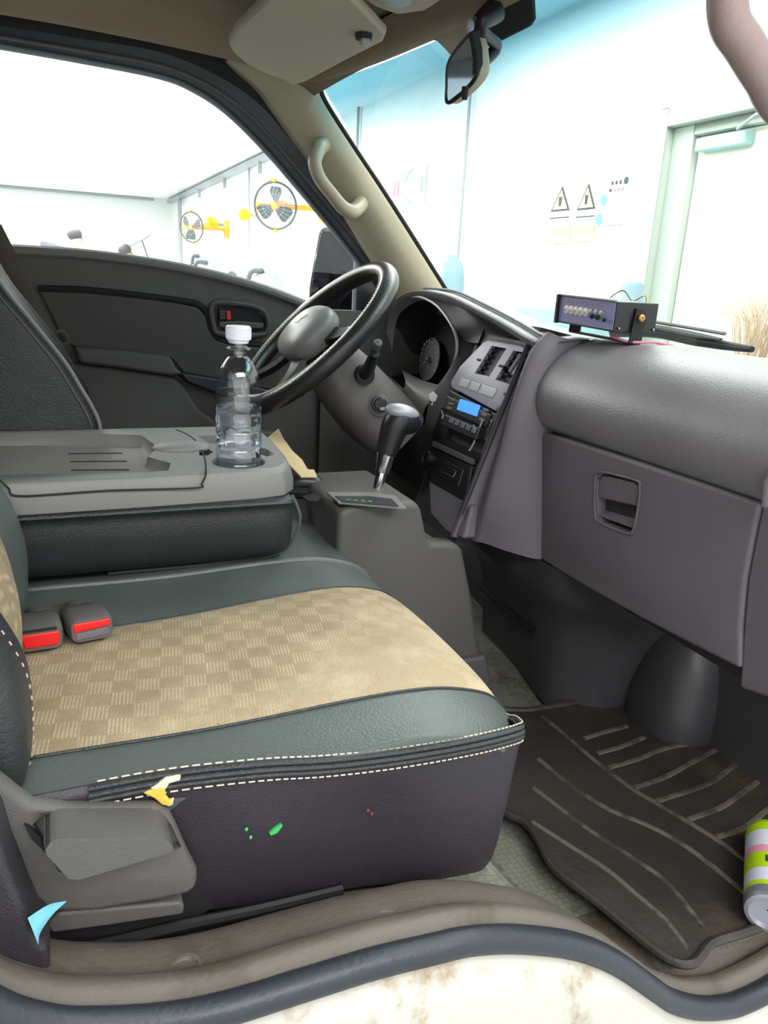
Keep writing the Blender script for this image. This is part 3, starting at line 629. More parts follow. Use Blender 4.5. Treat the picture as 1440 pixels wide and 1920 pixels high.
# outer roof skin so daylight does not leak
b = MB().loft([[V((x, y, z)) for x in (-.6, 0, .4, .58)] for y, z in ((1.90, .40), (1.87, .46), (1.5, .50), (.8, .50), (.48, .46), (.43, .39))], 10, 16); struct(b.build('wall_top', 'white'), 'white roof skin of the truck')
b = MB().box(-.62, -.56, .44, 1.9, -.75, .46); struct(b.build('wall_back', 'door'), 'rear wall of the truck cab')
b = MB().box(-.6, 1.1, 1.86, 1.90, -.9, -.72); struct(b.build('wall_left', 'white'), 'outer sill of the driver side')
b = MB().loft([[V((p.x+.02, p.y, p.z-.06)) for p in basew], [V((p.x+.10, p.y, p.z-.12)) for p in basew], [V((p.x+.13, p.y, -.7)) for p in basew]], 24, 8); struct(b.build('wall_front', 'white'), 'front panel of the truck below the windscreen')

# ================================================================== DASHBOARD
D = thing('dashboard', 'dark grey plastic dashboard with glove box and centre stack', 'dashboard', (.85, 1.14, -.6))
# passenger top and upper pad, rows run along the width
def padrow(y, k=1.0, dz=0):
    return [V((1.06, y, -.10)), V((.98, y, -.085+dz)), V((.90, y, -.080+dz)), V((.845, y, -.086+dz)), V((.80, y, -.108+dz*.6)), V((.768, y, -.150)), V((.760, y, -.190)), V((.772, y, -.225)), V((.792, y, -.240))]
rows = [[V((p.x+.05, p.y, p.z-.004)) for p in padrow(1.185, dz=-.014)]]
rows = [padrow(.44), padrow(.5), padrow(.7), padrow(.9), padrow(1.05, dz=.0), [V((p.x+.002, p.y, p.z)) for p in padrow(1.115, dz=-.002)], [V((p.x+.02, p.y, p.z-.004)) for p in padrow(1.128)], [V((p.x+.05, p.y, p.z-.02)) for p in padrow(1.132)]]
b = MB().loft(rows, 50, 50); b.build('upper_pad', 'dash_top', D)
# pad carrying the raised top between hood and passenger side
# glove box lid
gl = [(1016, 810), (1060, 822), (1200, 866), (1330, 910), (1424, 943), (1412, 1000), (1396, 1085), (1388, 1170), (1387, 1256), (1300, 1212), (1200, 1160), (1100, 1103), (1012, 1050), (1003, 1000), (998, 930), (1004, 860)]
def gx(z): return .778+(-.245-z)*.06
def onglove(px, py, off=0):
    R = ray(px, py); # plane x = .778 + (-.245 - z)*.06 + off
    t = (.778-.245*.06+off)/(R.x+.06*R.z); return R*t
GP = [onglove(x, y) for x, y in gl]
lid = MB().prism(GP, V((.03, 0, 0))).build('glove_box_lid', 'dash', D, bevel=.007, seg=4)
hc = [onglove(x, y, -.002) for x, y in ((1127, 887), (1190, 902), (1199, 912), (1194, 960), (1186, 992), (1176, 998), (1128, 979), (1117, 962), (1117, 900))]
ctr = sum(hc, V((0, 0, 0)))/len(hc)
cut(lid, MB().prism([p-V((.03, 0, 0)) for p in hc], V((.055, 0, 0))))
gh = MB(); gh.prism([ctr+(p-ctr)*1.0+V((.026, 0, 0)) for p in hc], V((.006, 0, 0)))
s = gh.build('handle_recess', 'dash', D)
hp = [onglove(x, y, .003) for x, y in ((1129, 890), (1188, 904), (1196, 914), (1191, 950), (1120, 933), (1120, 902))]
q1 = [onglove(x, y, .003) for x, y in ((1120, 933), (1191, 950))]; 
MB().prism(hp, V((.02, 0, 0))).build('handle', 'dash', D, bevel=.004)
ra = [onglove(x, y, .024) for x, y in ((1121, 938), (1192, 955))]; rb = [onglove(x, y, .002) for x, y in ((1121, 966), (1186, 990))]
MB().loft([ra, [(a+c)/2+V((.006, 0, 0)) for a, c in zip(ra, rb)], rb], 6, 8, thick=.003, dirv=(1, 0, 0)).build('handle_scoop', 'dash', D)
b = MB(); b.tube([onglove(x, y, -.001) for x, y in ((1127, 885), (1190, 900), (1200, 912), (1195, 960), (1187, 994), (1176, 1000), (1128, 981), (1116, 964), (1116, 900))], .0018, 6, closed=True, smooth=60); b.build('handle_rim', 'dash', D)
# body around and behind the glove box (lower edge, right end)
def gface(y, w=0): return [V((.81, y, -.225)), V((.802, y, -.235)), V((.800, y, -.30)), V((.803, y, -.42)), V((.808, y, -.475)), V((.83, y, -.49)), V((.90, y, -.485))]
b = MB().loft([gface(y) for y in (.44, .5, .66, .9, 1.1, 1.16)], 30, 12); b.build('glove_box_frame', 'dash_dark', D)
rp = [onglove(x, y, .004) for x, y in ((1428, 946), (1500, 972), (1640, 1040), (1640, 1400), (1500, 1330), (1385, 1290), (1392, 1180), (1400, 1085), (1416, 1000))]
MB().prism(rp, V((.03, 0, 0))).build('end_panel', 'dash', D, bevel=.006)
o = onglove(1446, 918, -.02)
b = MB(); b.tube([onglove(x, y, -.02) for x, y in ((1434, 950), (1438, 900), (1450, 880))], .004, 8); b.build('end_vent_rim', 'dash', D)
# ---- centre stack : plane rising forward
SX = lambda z: .785+.35*(z+.105)
def ons(px, py, off=0):
    R = ray(px, py); t = (.785+.35*.105+off)/(R.x-.35*R.z); return R*t
# side fin between stack and glove box
L_ = [V((SX(-.075)+.004, 1.175, -.078)), ons(1000, 660, .004), ons(965, 745, .006), ons(928, 830, .008), ons(893, 910, .008), ons(868, 950, .008)]
L2 = AT([(1016, 640), (1022, 655), (990, 740), (955, 830), (920, 910), (893, 990)], 'Y', 1.168)
M2 = [V((.79, 1.14, -.074)), V((.758, 1.142, -.11)), V((.735, 1.142, -.19)), V((.720, 1.142, -.29)), V((.705, 1.142, -.38)), V((.705, 1.15, -.455))]
R2 = [V((.815, 1.122, -.083)), V((.785, 1.122, -.115)), V((.772, 1.118, -.19)), V((.772, 1.108, -.29)), V((.772, 1.10, -.38)), V((.780, 1.092, -.472))]
b = MB()
Ls = []
for i, z in enumerate((-.082, -.11, -.19, -.29, -.38, -.455)):
    Ls.append(V((SX(z)+.003, 1.195, z)))
K = [p+V((.12, 0.0, 0)) for p in Ls]
rows = [[p+V((.0, .012, 0)) for p in Ls], Ls, [(a*.7+c*.3)+V((.012, 0, 0)) for a, c in zip(Ls, M2)], [(a*.25+c*.75)+V((.0, 0, 0)) for a, c in zip(Ls, M2)], M2, [(a+c)/2+V((-.004, -.002, 0)) for a, c in zip(M2, R2)], R2, [p+V((.03, -.004, 0)) for p in R2]]
b.loft(rows, 50, 40); b.build('stack_side_panel', 'dash', D)
p = at(1018, 728, 'Y', 1.128); MB().lathe([(.001, .004), (.004, .0035), (.006, .001), (.006, 0)], (p.x+.0, 1.128, p.z), (-.9, -.5, .1), 16).build('screw', 'steel', D)
# stack core and lower chin
core = MB().prism([V((SX(z)+.012, 1.196, z)) for z in (-.07, -.47)]+[V((.92, 1.196, -.47)), V((.92, 1.196, -.09))], V((0, .20, 0))); core.build('stack_core', 'dash_dark', D)
chin = [ons(x, y, .006) for x, y in ((802, 902), (868, 938), (884, 948), (868, 1012), (835, 998), (806, 965))]
MB().prism(chin, V((.05, 0, 0))).build('chin', 'dash', D, bevel=.006)
# panel left of the stack, toward the cluster
Lz = [-.085, -.14, -.22, -.32, -.42]
e1 = [V((SX(z)+.003, 1.372, z)) for z in Lz]
e2 = [V((SX(z)+.028, 1.40, z)) for z in Lz]
e3 = [at(x, y, 'X', xx) for x, y, xx in ((852, 606, .79), (856, 650, .775), (838, 702, .762), (805, 752, .745), (790, 850, .73))]
b = MB().loft([e1, [(a+c)/2+V((-.002, 0, 0)) for a, c in zip(e1, e2)], e2, e3, [p+V((.05, .01, 0)) for p in e3]], 30, 24); b.build('cluster_side_panel', 'dash_dark', D)
# silver stack bezel
def onsl(pts, off=0): return [ons(x, y, off) for x, y in pts]
bz = onsl([(905, 641), (915, 636), (975, 646), (990, 654), (992, 664), (938, 764), (928, 772), (846, 727), (844, 716), (862, 686)])
bez = MB().prism(bz, V((.009, 0, 0))).build('stack_bezel', 'silver', D, bevel=.004)
v1 = [(905, 648), (932, 653), (900, 706), (873, 700)]; v2 = [(945, 657), (978, 663), (942, 722), (911, 712)]
for vv in (v1, v2):
    cut(bez, MB().prism(onsl(vv, -.02), V((.06, 0, 0))))
for vv, lab in ((v1, 'air_vent'), (v2, 'air_vent')):
    vt = MB().prism(onsl(vv, .016), V((.004, 0, 0))).build(lab, 'blackm', D)
    q = onsl(vv, .006)
    for k in range(5):
        f = (k+.55)/5; a = q[0].lerp(q[3], f); c = q[1].lerp(q[2], f); e = (c-a)*.03
        MB().prism([a+e, c-e, c-e+V((.0, 0, .0045)), a+e+V((.0, 0, .0045))], V((.012, 0, -.004))).build('slat', 'dash_dark', vt)
    m_ = (q[0]+q[1]+q[2]+q[3])/4; MB().box(m_.x-.006, m_.x+.01, m_.y-.009, m_.y+.009, m_.z-.006, m_.z+.005).build('vent_knob', 'black', vt, bevel=.002)
b = MB(); q = onsl([(976, 664), (955, 697)], -.004); b.tube(q, .0028, 8); b.build('vent_wheel', 'silver', D)
MB().prism(onsl([(979, 666), (986, 672), (964, 706), (957, 700)], -.003), V((.01, 0, 0))).build('vent_wheel_side', 'black', D, bevel=.002)
bt = [((866, 708), (882, 713), (874, 729), (857, 723)), ((885, 714), (902, 719), (894, 736), (877, 730)), ((905, 719), (933, 729), (923, 747), (896, 737))]
for q in bt: MB().prism(onsl(q, -.0015), V((.006, 0, 0))).build('stack_button', 'silver2', D, bevel=.0015)
# radio
rad = onsl([(843, 730), (928, 774), (912, 815), (902, 852), (892, 868), (808, 828), (812, 806), (824, 770)], .002)
sr = MB().prism(rad, V((.02, 0, 0))).build('stack_frame', 'black', D, bevel=.004)
cut(sr, MB().prism(onsl([(827, 795), (900, 832), (888, 858), (815, 823)], -.02), V((.07, 0, 0))))
MB().prism(onsl([(827, 795), (900, 832), (888, 858), (815, 823)], .045), V((.004, 0, 0))).build('storage_slot', 'blackm', D)
MB().prism(onsl([(838, 741), (920, 776), (908, 802), (826, 766)], -.003), V((.02, 0, 0))).build('radio_face', 'black', D, bevel=.003)
MB().prism(onsl([(862, 748), (898, 760), (893, 781), (856, 768)], -.005), V((.004, 0, 0))).build('radio_display', 'lcd', D, bevel=.0008)
MB().prism(onsl([(834, 776), (898, 803), (890, 826), (826, 797)], -.012), V((.02, 0, 0))).build('cassette_control_bar', 'black', D, bevel=.003)
for k in range(5):
    a = 843+k*10.5; c = 783+k*4.6
    MB().prism(onsl([(a, c), (a+7, c+3), (a+4, c+11), (a-3, c+8)], -.014), V((.004, 0, 0))).build('radio_button', 'dash', D, bevel=.001)
for q in ((845, 745), (841, 753), (838, 761)): 
    MB().prism(onsl([q, (q[0]+9, q[1]+3), (q[0]+7, q[1]+8), (q[0]-2, q[1]+5)], -.005), V((.004, 0, 0))).build('radio_button', 'plast', D, bevel=.001)
for q in ((906, 764), (903, 773), (899, 782)):
    MB().prism(onsl([q, (q[0]+9, q[1]+4), (q[0]+7, q[1]+9), (q[0]-2, q[1]+5)], -.005), V((.004, 0, 0))).build('radio_button', 'dash', D, bevel=.001)
for a, c in (((905, 787), (888, 815)), ((892, 815), (880, 845))):
    b = MB(); b.tube(onsl([a, ((a[0]+c[0])/2+3, (a[1]+c[1])/2), c], -.006), .0018, 8); b.build('side_glint_bar', 'silver', D)
for q in ((828, 770), (888, 797)):
    b = MB(); b.tube(onsl([q, (q[0]+3, q[1]+9), (q[0]+1, q[1]+15)], -.013), .0014, 6); b.build('tray_edge', 'silver', D)
b = MB(); b.tube(onsl([(938, 765), (925, 800), (905, 850)], .0), .003, 8); b.tube(onsl([(930, 775), (918, 800)], -.001), .0015, 6); b.build('side_trim', 'plast', D)
for q, mm in (((945, 738), 'silver'), ((932, 764), 'silver'), ((921, 789), 'silver')): MB().ell(ons(q[0], q[1], -.002), (.002, .002, .003), 8).build('trim_screw', mm, D)
MB().prism(onsl([(811, 826), (888, 862), (884, 872), (808, 836)], -.001), V((.01, 0, 0))).build('divider_bar', 'plast', D, bevel=.002)
lo_ = MB().prism(onsl([(807, 836), (884, 872), (872, 938), (868, 940), (806, 903), (802, 870)], .004), V((.02, 0, 0))).build('ashtray_panel', 'black', D, bevel=.004)
MB().prism(onsl([(828, 862), (868, 880), (858, 912), (820, 892)], .002), V((.004, 0, 0))).build('ashtray_lid', 'black', D, bevel=.002)
b = MB(); b.tube(onsl([(826, 884), (838, 889), (848, 894)], .0), .0012, 6); b.tube(onsl([(851, 880), (855, 884), (850, 894)], .0), .0012, 6); b.build('ashtray_mark', 'steel', D)
c = ons(805, 858, -.004); MB().lathe([(.001, .008), (.010, .008), (.0125, .006), (.0135, 0), (.0135, -.02)], c, (-.9, 0, .33), 24).build('lighter_knob', 'black', D)
MB().lathe([(.011, .009), (.0118, .0095), (.0125, .009)], c, (-.9, 0, .33), 24).build('lighter_ring', 'chrome', D)
# black shadow gap frame right of the stack
b = MB(); b.tube([V((SX(z)-.002, 1.193, z)) for z in (-.085, -.2, -.32, -.41)], .005, 8, smooth=24); b.build('stack_edge', 'dash_dark', D)
# ---- instrument hood
lip = [at(x, y, 'X', .765) for x, y in ((716, 720), (719, 660), (727, 600), (742, 566), (778, 549), (835, 556), (893, 583), (950, 614), (992, 640))]+[V((.79, 1.158, -.100))]
lipb = [p+V((.012, 0, .006)) for p in lip]
def back(p, dx, dz, dy=0): return V((p.x+dx, p.y+dy, p.z+dz))
m1 = [back(p, .05, .006*(i > 2)+.0, .01*(i < 4)) for i, p in enumerate(lip)]
m2 = [back(p, .14, -.014, .015*(i < 4)) for i, p in enumerate(lip)]
m3 = [back(p, .24, -.05, .015*(i < 4)) for i, p in enumerate(lip)]
lipi = [p+V((.0, 0, -.004)) for p in lip]
b = MB().loft([[back(p, .02, -.016 if i > 2 else -.004, -.008*(i <= 3)) for i, p in enumerate(lip)], lipi, lip, lipb, m1, m2, m3], 60, 34); b.build('instrument_hood', 'dash_top', D)
b = MB(); b.tube([p+V((-.001, 0, .002)) for p in lip], .0032, 8, smooth=70); b.build('hood_lip', 'plast', D)
b = MB(); b.tube([p+V((.022, 0, .011)) for p in lip[4:]], .003, 8, smooth=60); b.build('hood_bead', 'plast_l', D)
# flat top of dash in the middle reaching windscreen
b = MB().loft([[V((.80, 1.115, -.088)), V((.80, 1.16, -.095)), V((.84, 1.3, -.082)), V((.86, 1.5, -.055)), V((.86, 1.75, -.05))],
               [V((.86, 1.115, -.083)), V((.86, 1.2, -.084)), V((.90, 1.35, -.072)), V((.90, 1.5, -.055)), V((.885, 1.75, -.05))],
               [V((.96, 1.115, -.085)), V((.96, 1.2, -.083)), V((.96, 1.35, -.078)), V((.95, 1.5, -.07)), V((.90, 1.75, -.055))],
               [V((1.09, 1.115, -.10)), V((1.085, 1.2, -.10)), V((1.05, 1.35, -.095)), V((1.0, 1.5, -.09)), V((.92, 1.75, -.06))]], 30, 20); b.build('dash_top', 'dash_top', D)
# under-hood face and cluster opening ring
op = [at(x, y, 'X', .772) for x, y in ((718, 700), (722, 650), (730, 600), (748, 566), (780, 556), (818, 572), (848, 612), (857, 648), (848, 688), (820, 728), (795, 756), (760, 735), (735, 712))]
b = MB(); b.tube(op, .0035, 8, closed=True, smooth=90); b.build('cluster_ring', 'silver2', D)
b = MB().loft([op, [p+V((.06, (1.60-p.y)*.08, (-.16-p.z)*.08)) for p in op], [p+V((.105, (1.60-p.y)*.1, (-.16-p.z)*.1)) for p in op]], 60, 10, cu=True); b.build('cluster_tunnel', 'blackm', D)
uf = [lip[3], lip[4], lip[5], lip[6], lip[7], lip[8], lip[9]]
lowr = [op[3], op[4], op[5], op[6], at(872, 640, 'X', .785), V((.790, 1.30, -.11)), V((.795, 1.19, -.112))]
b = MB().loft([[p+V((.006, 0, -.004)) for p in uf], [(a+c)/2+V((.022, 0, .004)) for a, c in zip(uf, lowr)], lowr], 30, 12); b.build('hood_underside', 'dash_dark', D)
# instrument faces
cf = [V((.87, y, z)) for y, z in ((1.45, -.085), (1.79, -.08), (1.80, -.30), (1.44, -.30))]
MB().prism(cf, V((.01, 0, 0))).build('cluster_face', 'blackm', D)
c = at(808, 672, 'X', .852)
def dial(c, r, nm='gauge'):
    g = MB(); g.lathe([(.001, -.001), (r*.93, -.001), (r*.95, .003), (r, .003), (r, 0)], c, (-1, 0, .15), 40); o = g.build(nm, 'dash', D)
    t = MB()
    for k in range(13):
        a = radians(210-k*20); p = c+V((-.004, -cos(a)*r*.8, sin(a)*r*.8)); q = c+V((-.004, -cos(a)*r*.9, sin(a)*r*.9)); t.tube([p, q], r*.015, 4)
    t.tube([c+V((-.006, 0, 0)), c+V((-.006, r*.55, -r*.3))], r*.02, 4); t.build('gauge_marks', 'logo', o); MB().lathe([(.001, .012), (r*.12, .01), (r*.13, 0)], c, (-1, 0, .15), 16).build('needle_hub', 'plast', o)
dial(at(806, 674, 'X', .848), .052); dial(at(740, 650, 'X', .855), .05)
MB().ell(at(843, 663, 'X', .85), (.002, .003, .003), 8).build('warning_light', 'redm', D)
# trim in front of cluster lower edge
b = MB().loft([AT([(752, 692), (790, 712), (835, 725)], 'X', .80), AT([(755, 698), (790, 722), (828, 738)], 'X', .775), AT([(760, 722), (782, 745), (800, 760)], 'X', .755), AT([(745, 745), (770, 770), (790, 790)], 'X', .78)], 16, 14); b.build('cluster_lower_trim', 'plast_l', D)
# driver side end of the dashboard with round vent
ev = at(702, 622, 'X', .80); MB().lathe([(.001, -.02), (.042, -.02), (.045, .0), (.05, .004), (.056, 0), (.056, -.03)], ev, (-1, -.25, .12), 32).build('end_vent_bezel', 'silver2', D)
for k in range(5): MB().box(ev.x-.004, ev.x+.012, ev.y-.038, ev.y+.038, ev.z-.03+k*.014, ev.z-.027+k*.014).build('end_vent_slat', 'black', D)
b = MB().loft([[V((.80, 1.80, z)), V((.79, 1.72, z)), V((.80, 1.60, z)), V((.82, 1.40, z)), V((.84, 1.2, z))] for z in (-.25, -.30, -.36, -.42, -.48)], 20, 12); b.build('driver_lower_panel', 'dash_dark', D)
b = MB().loft([AT([(640, 600), (700, 600), (735, 600)], 'X', .83), AT([(640, 618), (700, 622), (740, 640)], 'X', .80), AT([(650, 700), (700, 700), (745, 720)], 'X', .80)], 12, 10); b.build('driver_top_panel', 'plast', D)
# white flower sticker on the panel
fs = thing('flower_sticker', 'small white flower sticker on the dashboard left of the radio', 'sticker', ons(810, 750)); m_ = V((-.003, 0, 0))
c = at(812, 744, 'X', .728)
b = MB()
for k in range(5):
    a = 2*pi*k/5+.3; b.lathe([(.001, .0015), (.0048, .001), (.0052, 0)], c+V((-cos(a)*.0025, cos(a)*.0055, sin(a)*.0055)), (-1, -.45, .1), 12)
b.build('petals', 'logo', fs)
MB().prism([c+V((0, .002, -.008)), c+V((0, -.001, -.008)), c+V((0, .002, -.019)), c+V((0, .007, -.018))], V((.001, 0, 0))).build('stem', 'logo', fs)
# heater casing below the dash
b = MB().loft([
    [V((.74, 1.34, -.455)), V((.775, 1.20, -.465)), V((.785, 1.12, -.47)), V((.795, 1.04, -.475)), V((.83, .96, -.48)), V((.90, .91, -.48)), V((1.0, .89, -.48))],
    [V((.765, 1.34, -.50)), V((.775, 1.20, -.52)), V((.785, 1.12, -.525)), V((.80, 1.04, -.53)), V((.845, .965, -.53)), V((.91, .92, -.53)), V((1.0, .90, -.53))],
    [V((.82, 1.34, -.58)), V((.815, 1.20, -.585)), V((.81, 1.12, -.60)), V((.82, 1.04, -.60)), V((.855, .98, -.60)), V((.915, .94, -.60)), V((1.0, .93, -.60))],
    [V((.84, 1.34, -.74)), V((.83, 1.20, -.74)), V((.81, 1.10, -.74)), V((.80, 1.03, -.74)), V((.84, .985, -.74)), V((.90, .96, -.74)), V((1.0, .95, -.74))]], 40, 24)
b.build('heater_casing', 'lower', D)
b = MB()
for k, (a, c) in enumerate((((888, 1085), (1005, 1180)), ((892, 1100), (1000, 1192)))):
    b.tube([at(a[0], a[1], 'X', .79), at((a[0]+c[0])/2, (a[1]+c[1])/2+2, 'X', .80), at(c[0], c[1], 'X', .81)], .0035, 6)
b.build('casing_rib', 'black', D)
MB().lathe([(.001, .003), (.006, .002), (.008, 0)], at(1099, 1166, 'X', .80)+V((.08, 0, 0))*0+V((.06, .06, -.03)), (-1, -.3, 0), 12).build('casing_clip', 'black', D)

# ================================================================== BLACK CONTROL BOX ON THE DASH
A0 = V((.835, 1.185, -.0635)); B0 = V((.822, 1.012, -.0675)); C0 = V((.902, 1.008, -.066)); ex = (B0-A0); ey = V((C0.x-B0.x, C0.y-B0.y, 0))
K = thing('control_box', 'black metal control box with round switches on the dashboard', 'control box', (A0+B0)/2+ey/2-V((0, 0, .012)))
hgt = .047; up = V((0, 0, hgt)); lift = V((0, 0, .004))
MB().prism([A0+lift, B0+lift, B0+lift+ey, A0+lift+ey], up).build('case', 'black', K, bevel=.0015)
nx = ex.normalized(); nz = V((0, 0, 1)); ny = nx.cross(nz); ny = -ny if ny.x > 0 else ny
fm = Matrix(((nx.x, nz.x, ny.x, 0), (nx.y, nz.y, ny.y, 0), (nx.z, nz.z, ny.z, 0), (0, 0, 0, 1))); fo = A0+lift
def F(u, v, w=0): return fo+nx*(u*ex.length)+nz*(v*hgt)+ny*w
MB().prism([F(.03, .06), F(.985, .06), F(.985, .95), F(.03, .95)], ny*.001).build('face_panel', 'panel', K)
MB().prism([F(-.01, -.02), F(.025, -.02), F(.025, 1.02), F(-.01, 1.02)], ny*.006).build('face_edge', 'black', K)
MB().prism([F(0, 1.0), F(1, 1.0), F(1, 1.04), F(0, 1.04)], ny*.004).build('top_lip', 'plast_l', K)
tm = lambda u, v: Matrix.Translation(F(u, v, .0012)) @ Matrix(((nx.x, nz.x, ny.x, 0), (nx.y, nz.y, ny.y, 0), (nx.z, nz.z, ny.z, 0), (0, 0, 0, 1)))
for k in range(8):
    u = .175+k*.088
    sw_ = MB().lathe([(.001, .003), (.0055, .003), (.0072, .0022), (.0075, 0)], F(u, .52, .001), ny, 18).build('push_button', 'logo' if k < 5 else 'silver2', K)
    MB().lathe([(.001, .0045), (.0022, .004), (.0024, .003)], F(u, .50, .001), ny, 12).build('button_centre', 'can_p' if k < 5 else 'silver', sw_)
    text('button_number', str(k+1), .008, tm(u, .80), 'signr', K)
    if k > 5:
        MB().ell(F(u-.008, .42, .008), (.004, .004, .004), 10).build('toggle_tip', 'blackm', sw_)
MB().ell(F(.89, .36, .007), (.003, .003, .003), 10).build('toggle_tip', 'blackm', K)
# U bracket with thumb screws
for P0, s in ((B0, 1), (A0, -1)):
    o_ = P0+nx*s*.002; e_ = ey
    bp = [o_+e_*.36+nz*-.012, o_+e_*.66+nz*-.012, o_+e_*.70+nz*.030, o_+e_*.62+nz*.042, o_+e_*.44+nz*.042, o_+e_*.40+nz*.020]
    MB().prism(bp, nx*s*.003).build('bracket_arm', 'blackm', K, bevel=.0008)
    MB().lathe([(.001, .008), (.004, .008), (.0058, .0065), (.0058, .002), (.003, .002), (.003, 0)], o_+e_*.53+nz*.028+nx*s*.003, nx*s, 20).build('thumb_screw', 'brass', K)
    for q in (.1, .93): MB().ell(o_+e_*q+nz*.010, (.0022, .0022, .0022), 8).build('case_screw', 'steel', K)
MB().prism([A0+ey*.36-nz*.013-nx*.003, B0+ey*.36-nz*.013+nx*.003, B0+ey*.66-nz*.013+nx*.003, A0+ey*.66-nz*.013-nx*.003], nz*.002).build('bracket_base', 'blackm', K)
b = MB(); b.tube([B0+ey*.2+nz*-.004-nx*.03, B0+ey*.4-nz*.010+nx*.001, B0+ey*.9-nz*.009+nx*.010, B0+ey*1.25-nz*.012+nx*.012, B0+ey*1.5-nz*.014], .0022, 6, smooth=24); b.build('wire', 'signr', K)
b = MB(); b.tube([A0+ey*1.0+nz*.03, A0+ey*1.15+nz*.065+nx*.05, A0+ey*1.2+nz*.05+nx*.08, A0+ey*1.15+nz*.06+nx*.12, A0+ey*1.02+nz*.03+nx*.14], .0012, 5, smooth=30); b.build('loose_wire', 'brass', K)
# wipers
w = thing('windscreen_wiper', 'black windscreen wiper resting beyond the dashboard', 'wiper', at(1300, 640, 'X', 1.12))
wp = [at(1150, 622, 'X', 1.14), at(1225, 622, 'X', 1.13), at(1300, 636, 'X', 1.11), at(1360, 648, 'X', 1.08), at(1410, 655, 'X', 1.04)]
b = MB(); b.tube(wp, [.012, .012, .012, .008, .005], 8, smooth=24); b.build('arm', 'blackm', w)
b = MB(); b.tube([p+V((-.012, 0, .010)) for p in wp[:-1]], [.004, .005, .006, .003], 6, smooth=24); b.build('blade', 'rubber', w)
b = MB(); b.tube([p+V((-.006, 0, .020)) for p in wp[1:4]], .0035, 6, smooth=12); b.build('blade_spring', 'plast', w)

# ================================================================== PASSENGER BENCH SEAT
B = thing('bench_seat', 'black leather passenger bench seat with dirty beige cloth centre', 'seat', (.15, .9, -.6))
XR, XF = -.16, .435
def xf(y):      # front edge
    c = 0.0
    if y < .62: c = -.030*((.62-y)/.06)**2
    return XF+c+.004*sin((y-.6)*9)
def top(s, y, off=0):
    """s 0..1 along: back to front, then rolling over the front edge"""
    F_ = xf(y); zt = -.414+.004*sin(s*5)
    side = 0
    if y < .60: side = -.006*((.60-y)/.04)**1.6
    pr = [(XR, zt), (-.02, zt-.002), (.12, zt-.004), (.26, zt+.002), (F_-.10, zt+.002), (F_-.05, zt-.006), (F_-.018, zt-.018), (F_-.002, zt-.040), (F_-.022, zt-.060), (F_-.07, zt-.075)]
    q = cr([(a, 0, b_) for a, b_ in pr], 60); i = s*59; k = min(int(i), 58); p = q[k].lerp(q[k+1], i-k)
    t = (q[k+1]-q[k]).normalized(); n = V((-t.z, 0, t.x)); n = n if n.z >= 0 or n.x > 0 else -n
    if p.z < -.44 and y < .62: y += (-.44-p.z)*1.0+.001
    return V((p.x, y, p.z+side*(1 if s < .8 else .6)))+n*off
YS = [.560, .565, .575, .59, .62, .66, .72, .8, .88, .93, .965, 1.0, 1.1, 1.2, 1.33]
b = MB().loft([[top(s/24, .56)+V((0, .004, -.026)) for s in range(25)]]+[[top(s/24, y) for s in range(25)] for y in YS], 70, 60); b.build('cushion', 'leather_g', B)
def side(y0, y1, s): return 0
y1f = lambda x: .640-.006*x/.4; y2f = lambda x: .885+.125*max(0, x-.02)**1.15
rows = []
for k in range(13):
    t = k/12; r = []
    for j in range(27):
        s = .03+j/26*.87; p = top(s, .75); ya, yb = y1f(p.x), y2f(p.x)
        y = ya+(yb-ya)*t; o = .0035*min(1, min(t, 1-t)*9)
        r.append(top(s, y, .0008+o+.002*sin(pi*t)))
    rows.append(r)
b = MB().grid(rows); b.build('cloth_insert', 'fabric', B, sub=1)
# seams of the cloth
b = MB()
for f in (y1f, y2f): b.tube([top(s/40, f(top(s/40, .75).x), .0012) for s in range(2, 36)], .0015, 6, cap=True)
b.build('cloth_welt', 'leather', B)
b = MB(); b.tube([V((.1225+.002*sin(y*9), y, -.4145)) for y in [.642+k*.02 for k in range(13)]], .0022, 6); b.build('cross_seam', 'seam', B)
# far edge ridge between outer and middle cushions
b = MB(); b.tube([top(s/40, 1.03+.0*s, .0005) for s in range(0, 36)], .0045, 8); b.build('cushion_ridge', 'leather_g', B)
# side skirt, wrapped round the front corner
def ringpts(z, ins, wav=0):
    out = []
    for x in (-.10, -.02, .06, .14, .20, .26, .32, .37): out.append(V((x, .560+ins+wav*.004*sin(x*34+z*30), z)))
    for a in (25, 50, 75): out.append(V((.398-ins*.8+.022*sin(radians(a)), .560+ins+.04*(1-cos(radians(a))), z)))
    for y in (.62, .70, .85, 1.0, 1.2, 1.33): out.append(V((xf(y)-.012-ins*1.2, y, z)))
    return out
rows = []
_sp = [(at(x, y, 'Y', .56).x, at(x, y, 'Y', .56).z) for x, y in ((180, 1482), (320, 1456), (450, 1440), (600, 1432), (750, 1416), (880, 1394), (960, 1375))]
def _sz(x):
    if x <= _sp[0][0]: return _sp[0][1]
    for a, c in zip(_sp, _sp[1:]):
        if x <= c[0]: return a[1]+(c[1]-a[1])*(x-a[0])/(c[0]-a[0])
    return _sp[-1][1]
seamz = [_sz(x) for x in (-.10, -.02, .06, .14, .20, .26, .32, .37)]+[_sp[-1][1]-.001, _sp[-1][1]-.004, _sp[-1][1]-.010]+[_sp[-1][1]-.024-.012*min(k, 2) for k in range(6)]
R0 = ringpts(-.44, 0)
sz = lambda i, dz: seamz[i]+dz
zend = lambda p: -.565-.05*max(0, min(1, (p.x-.10)/.3))
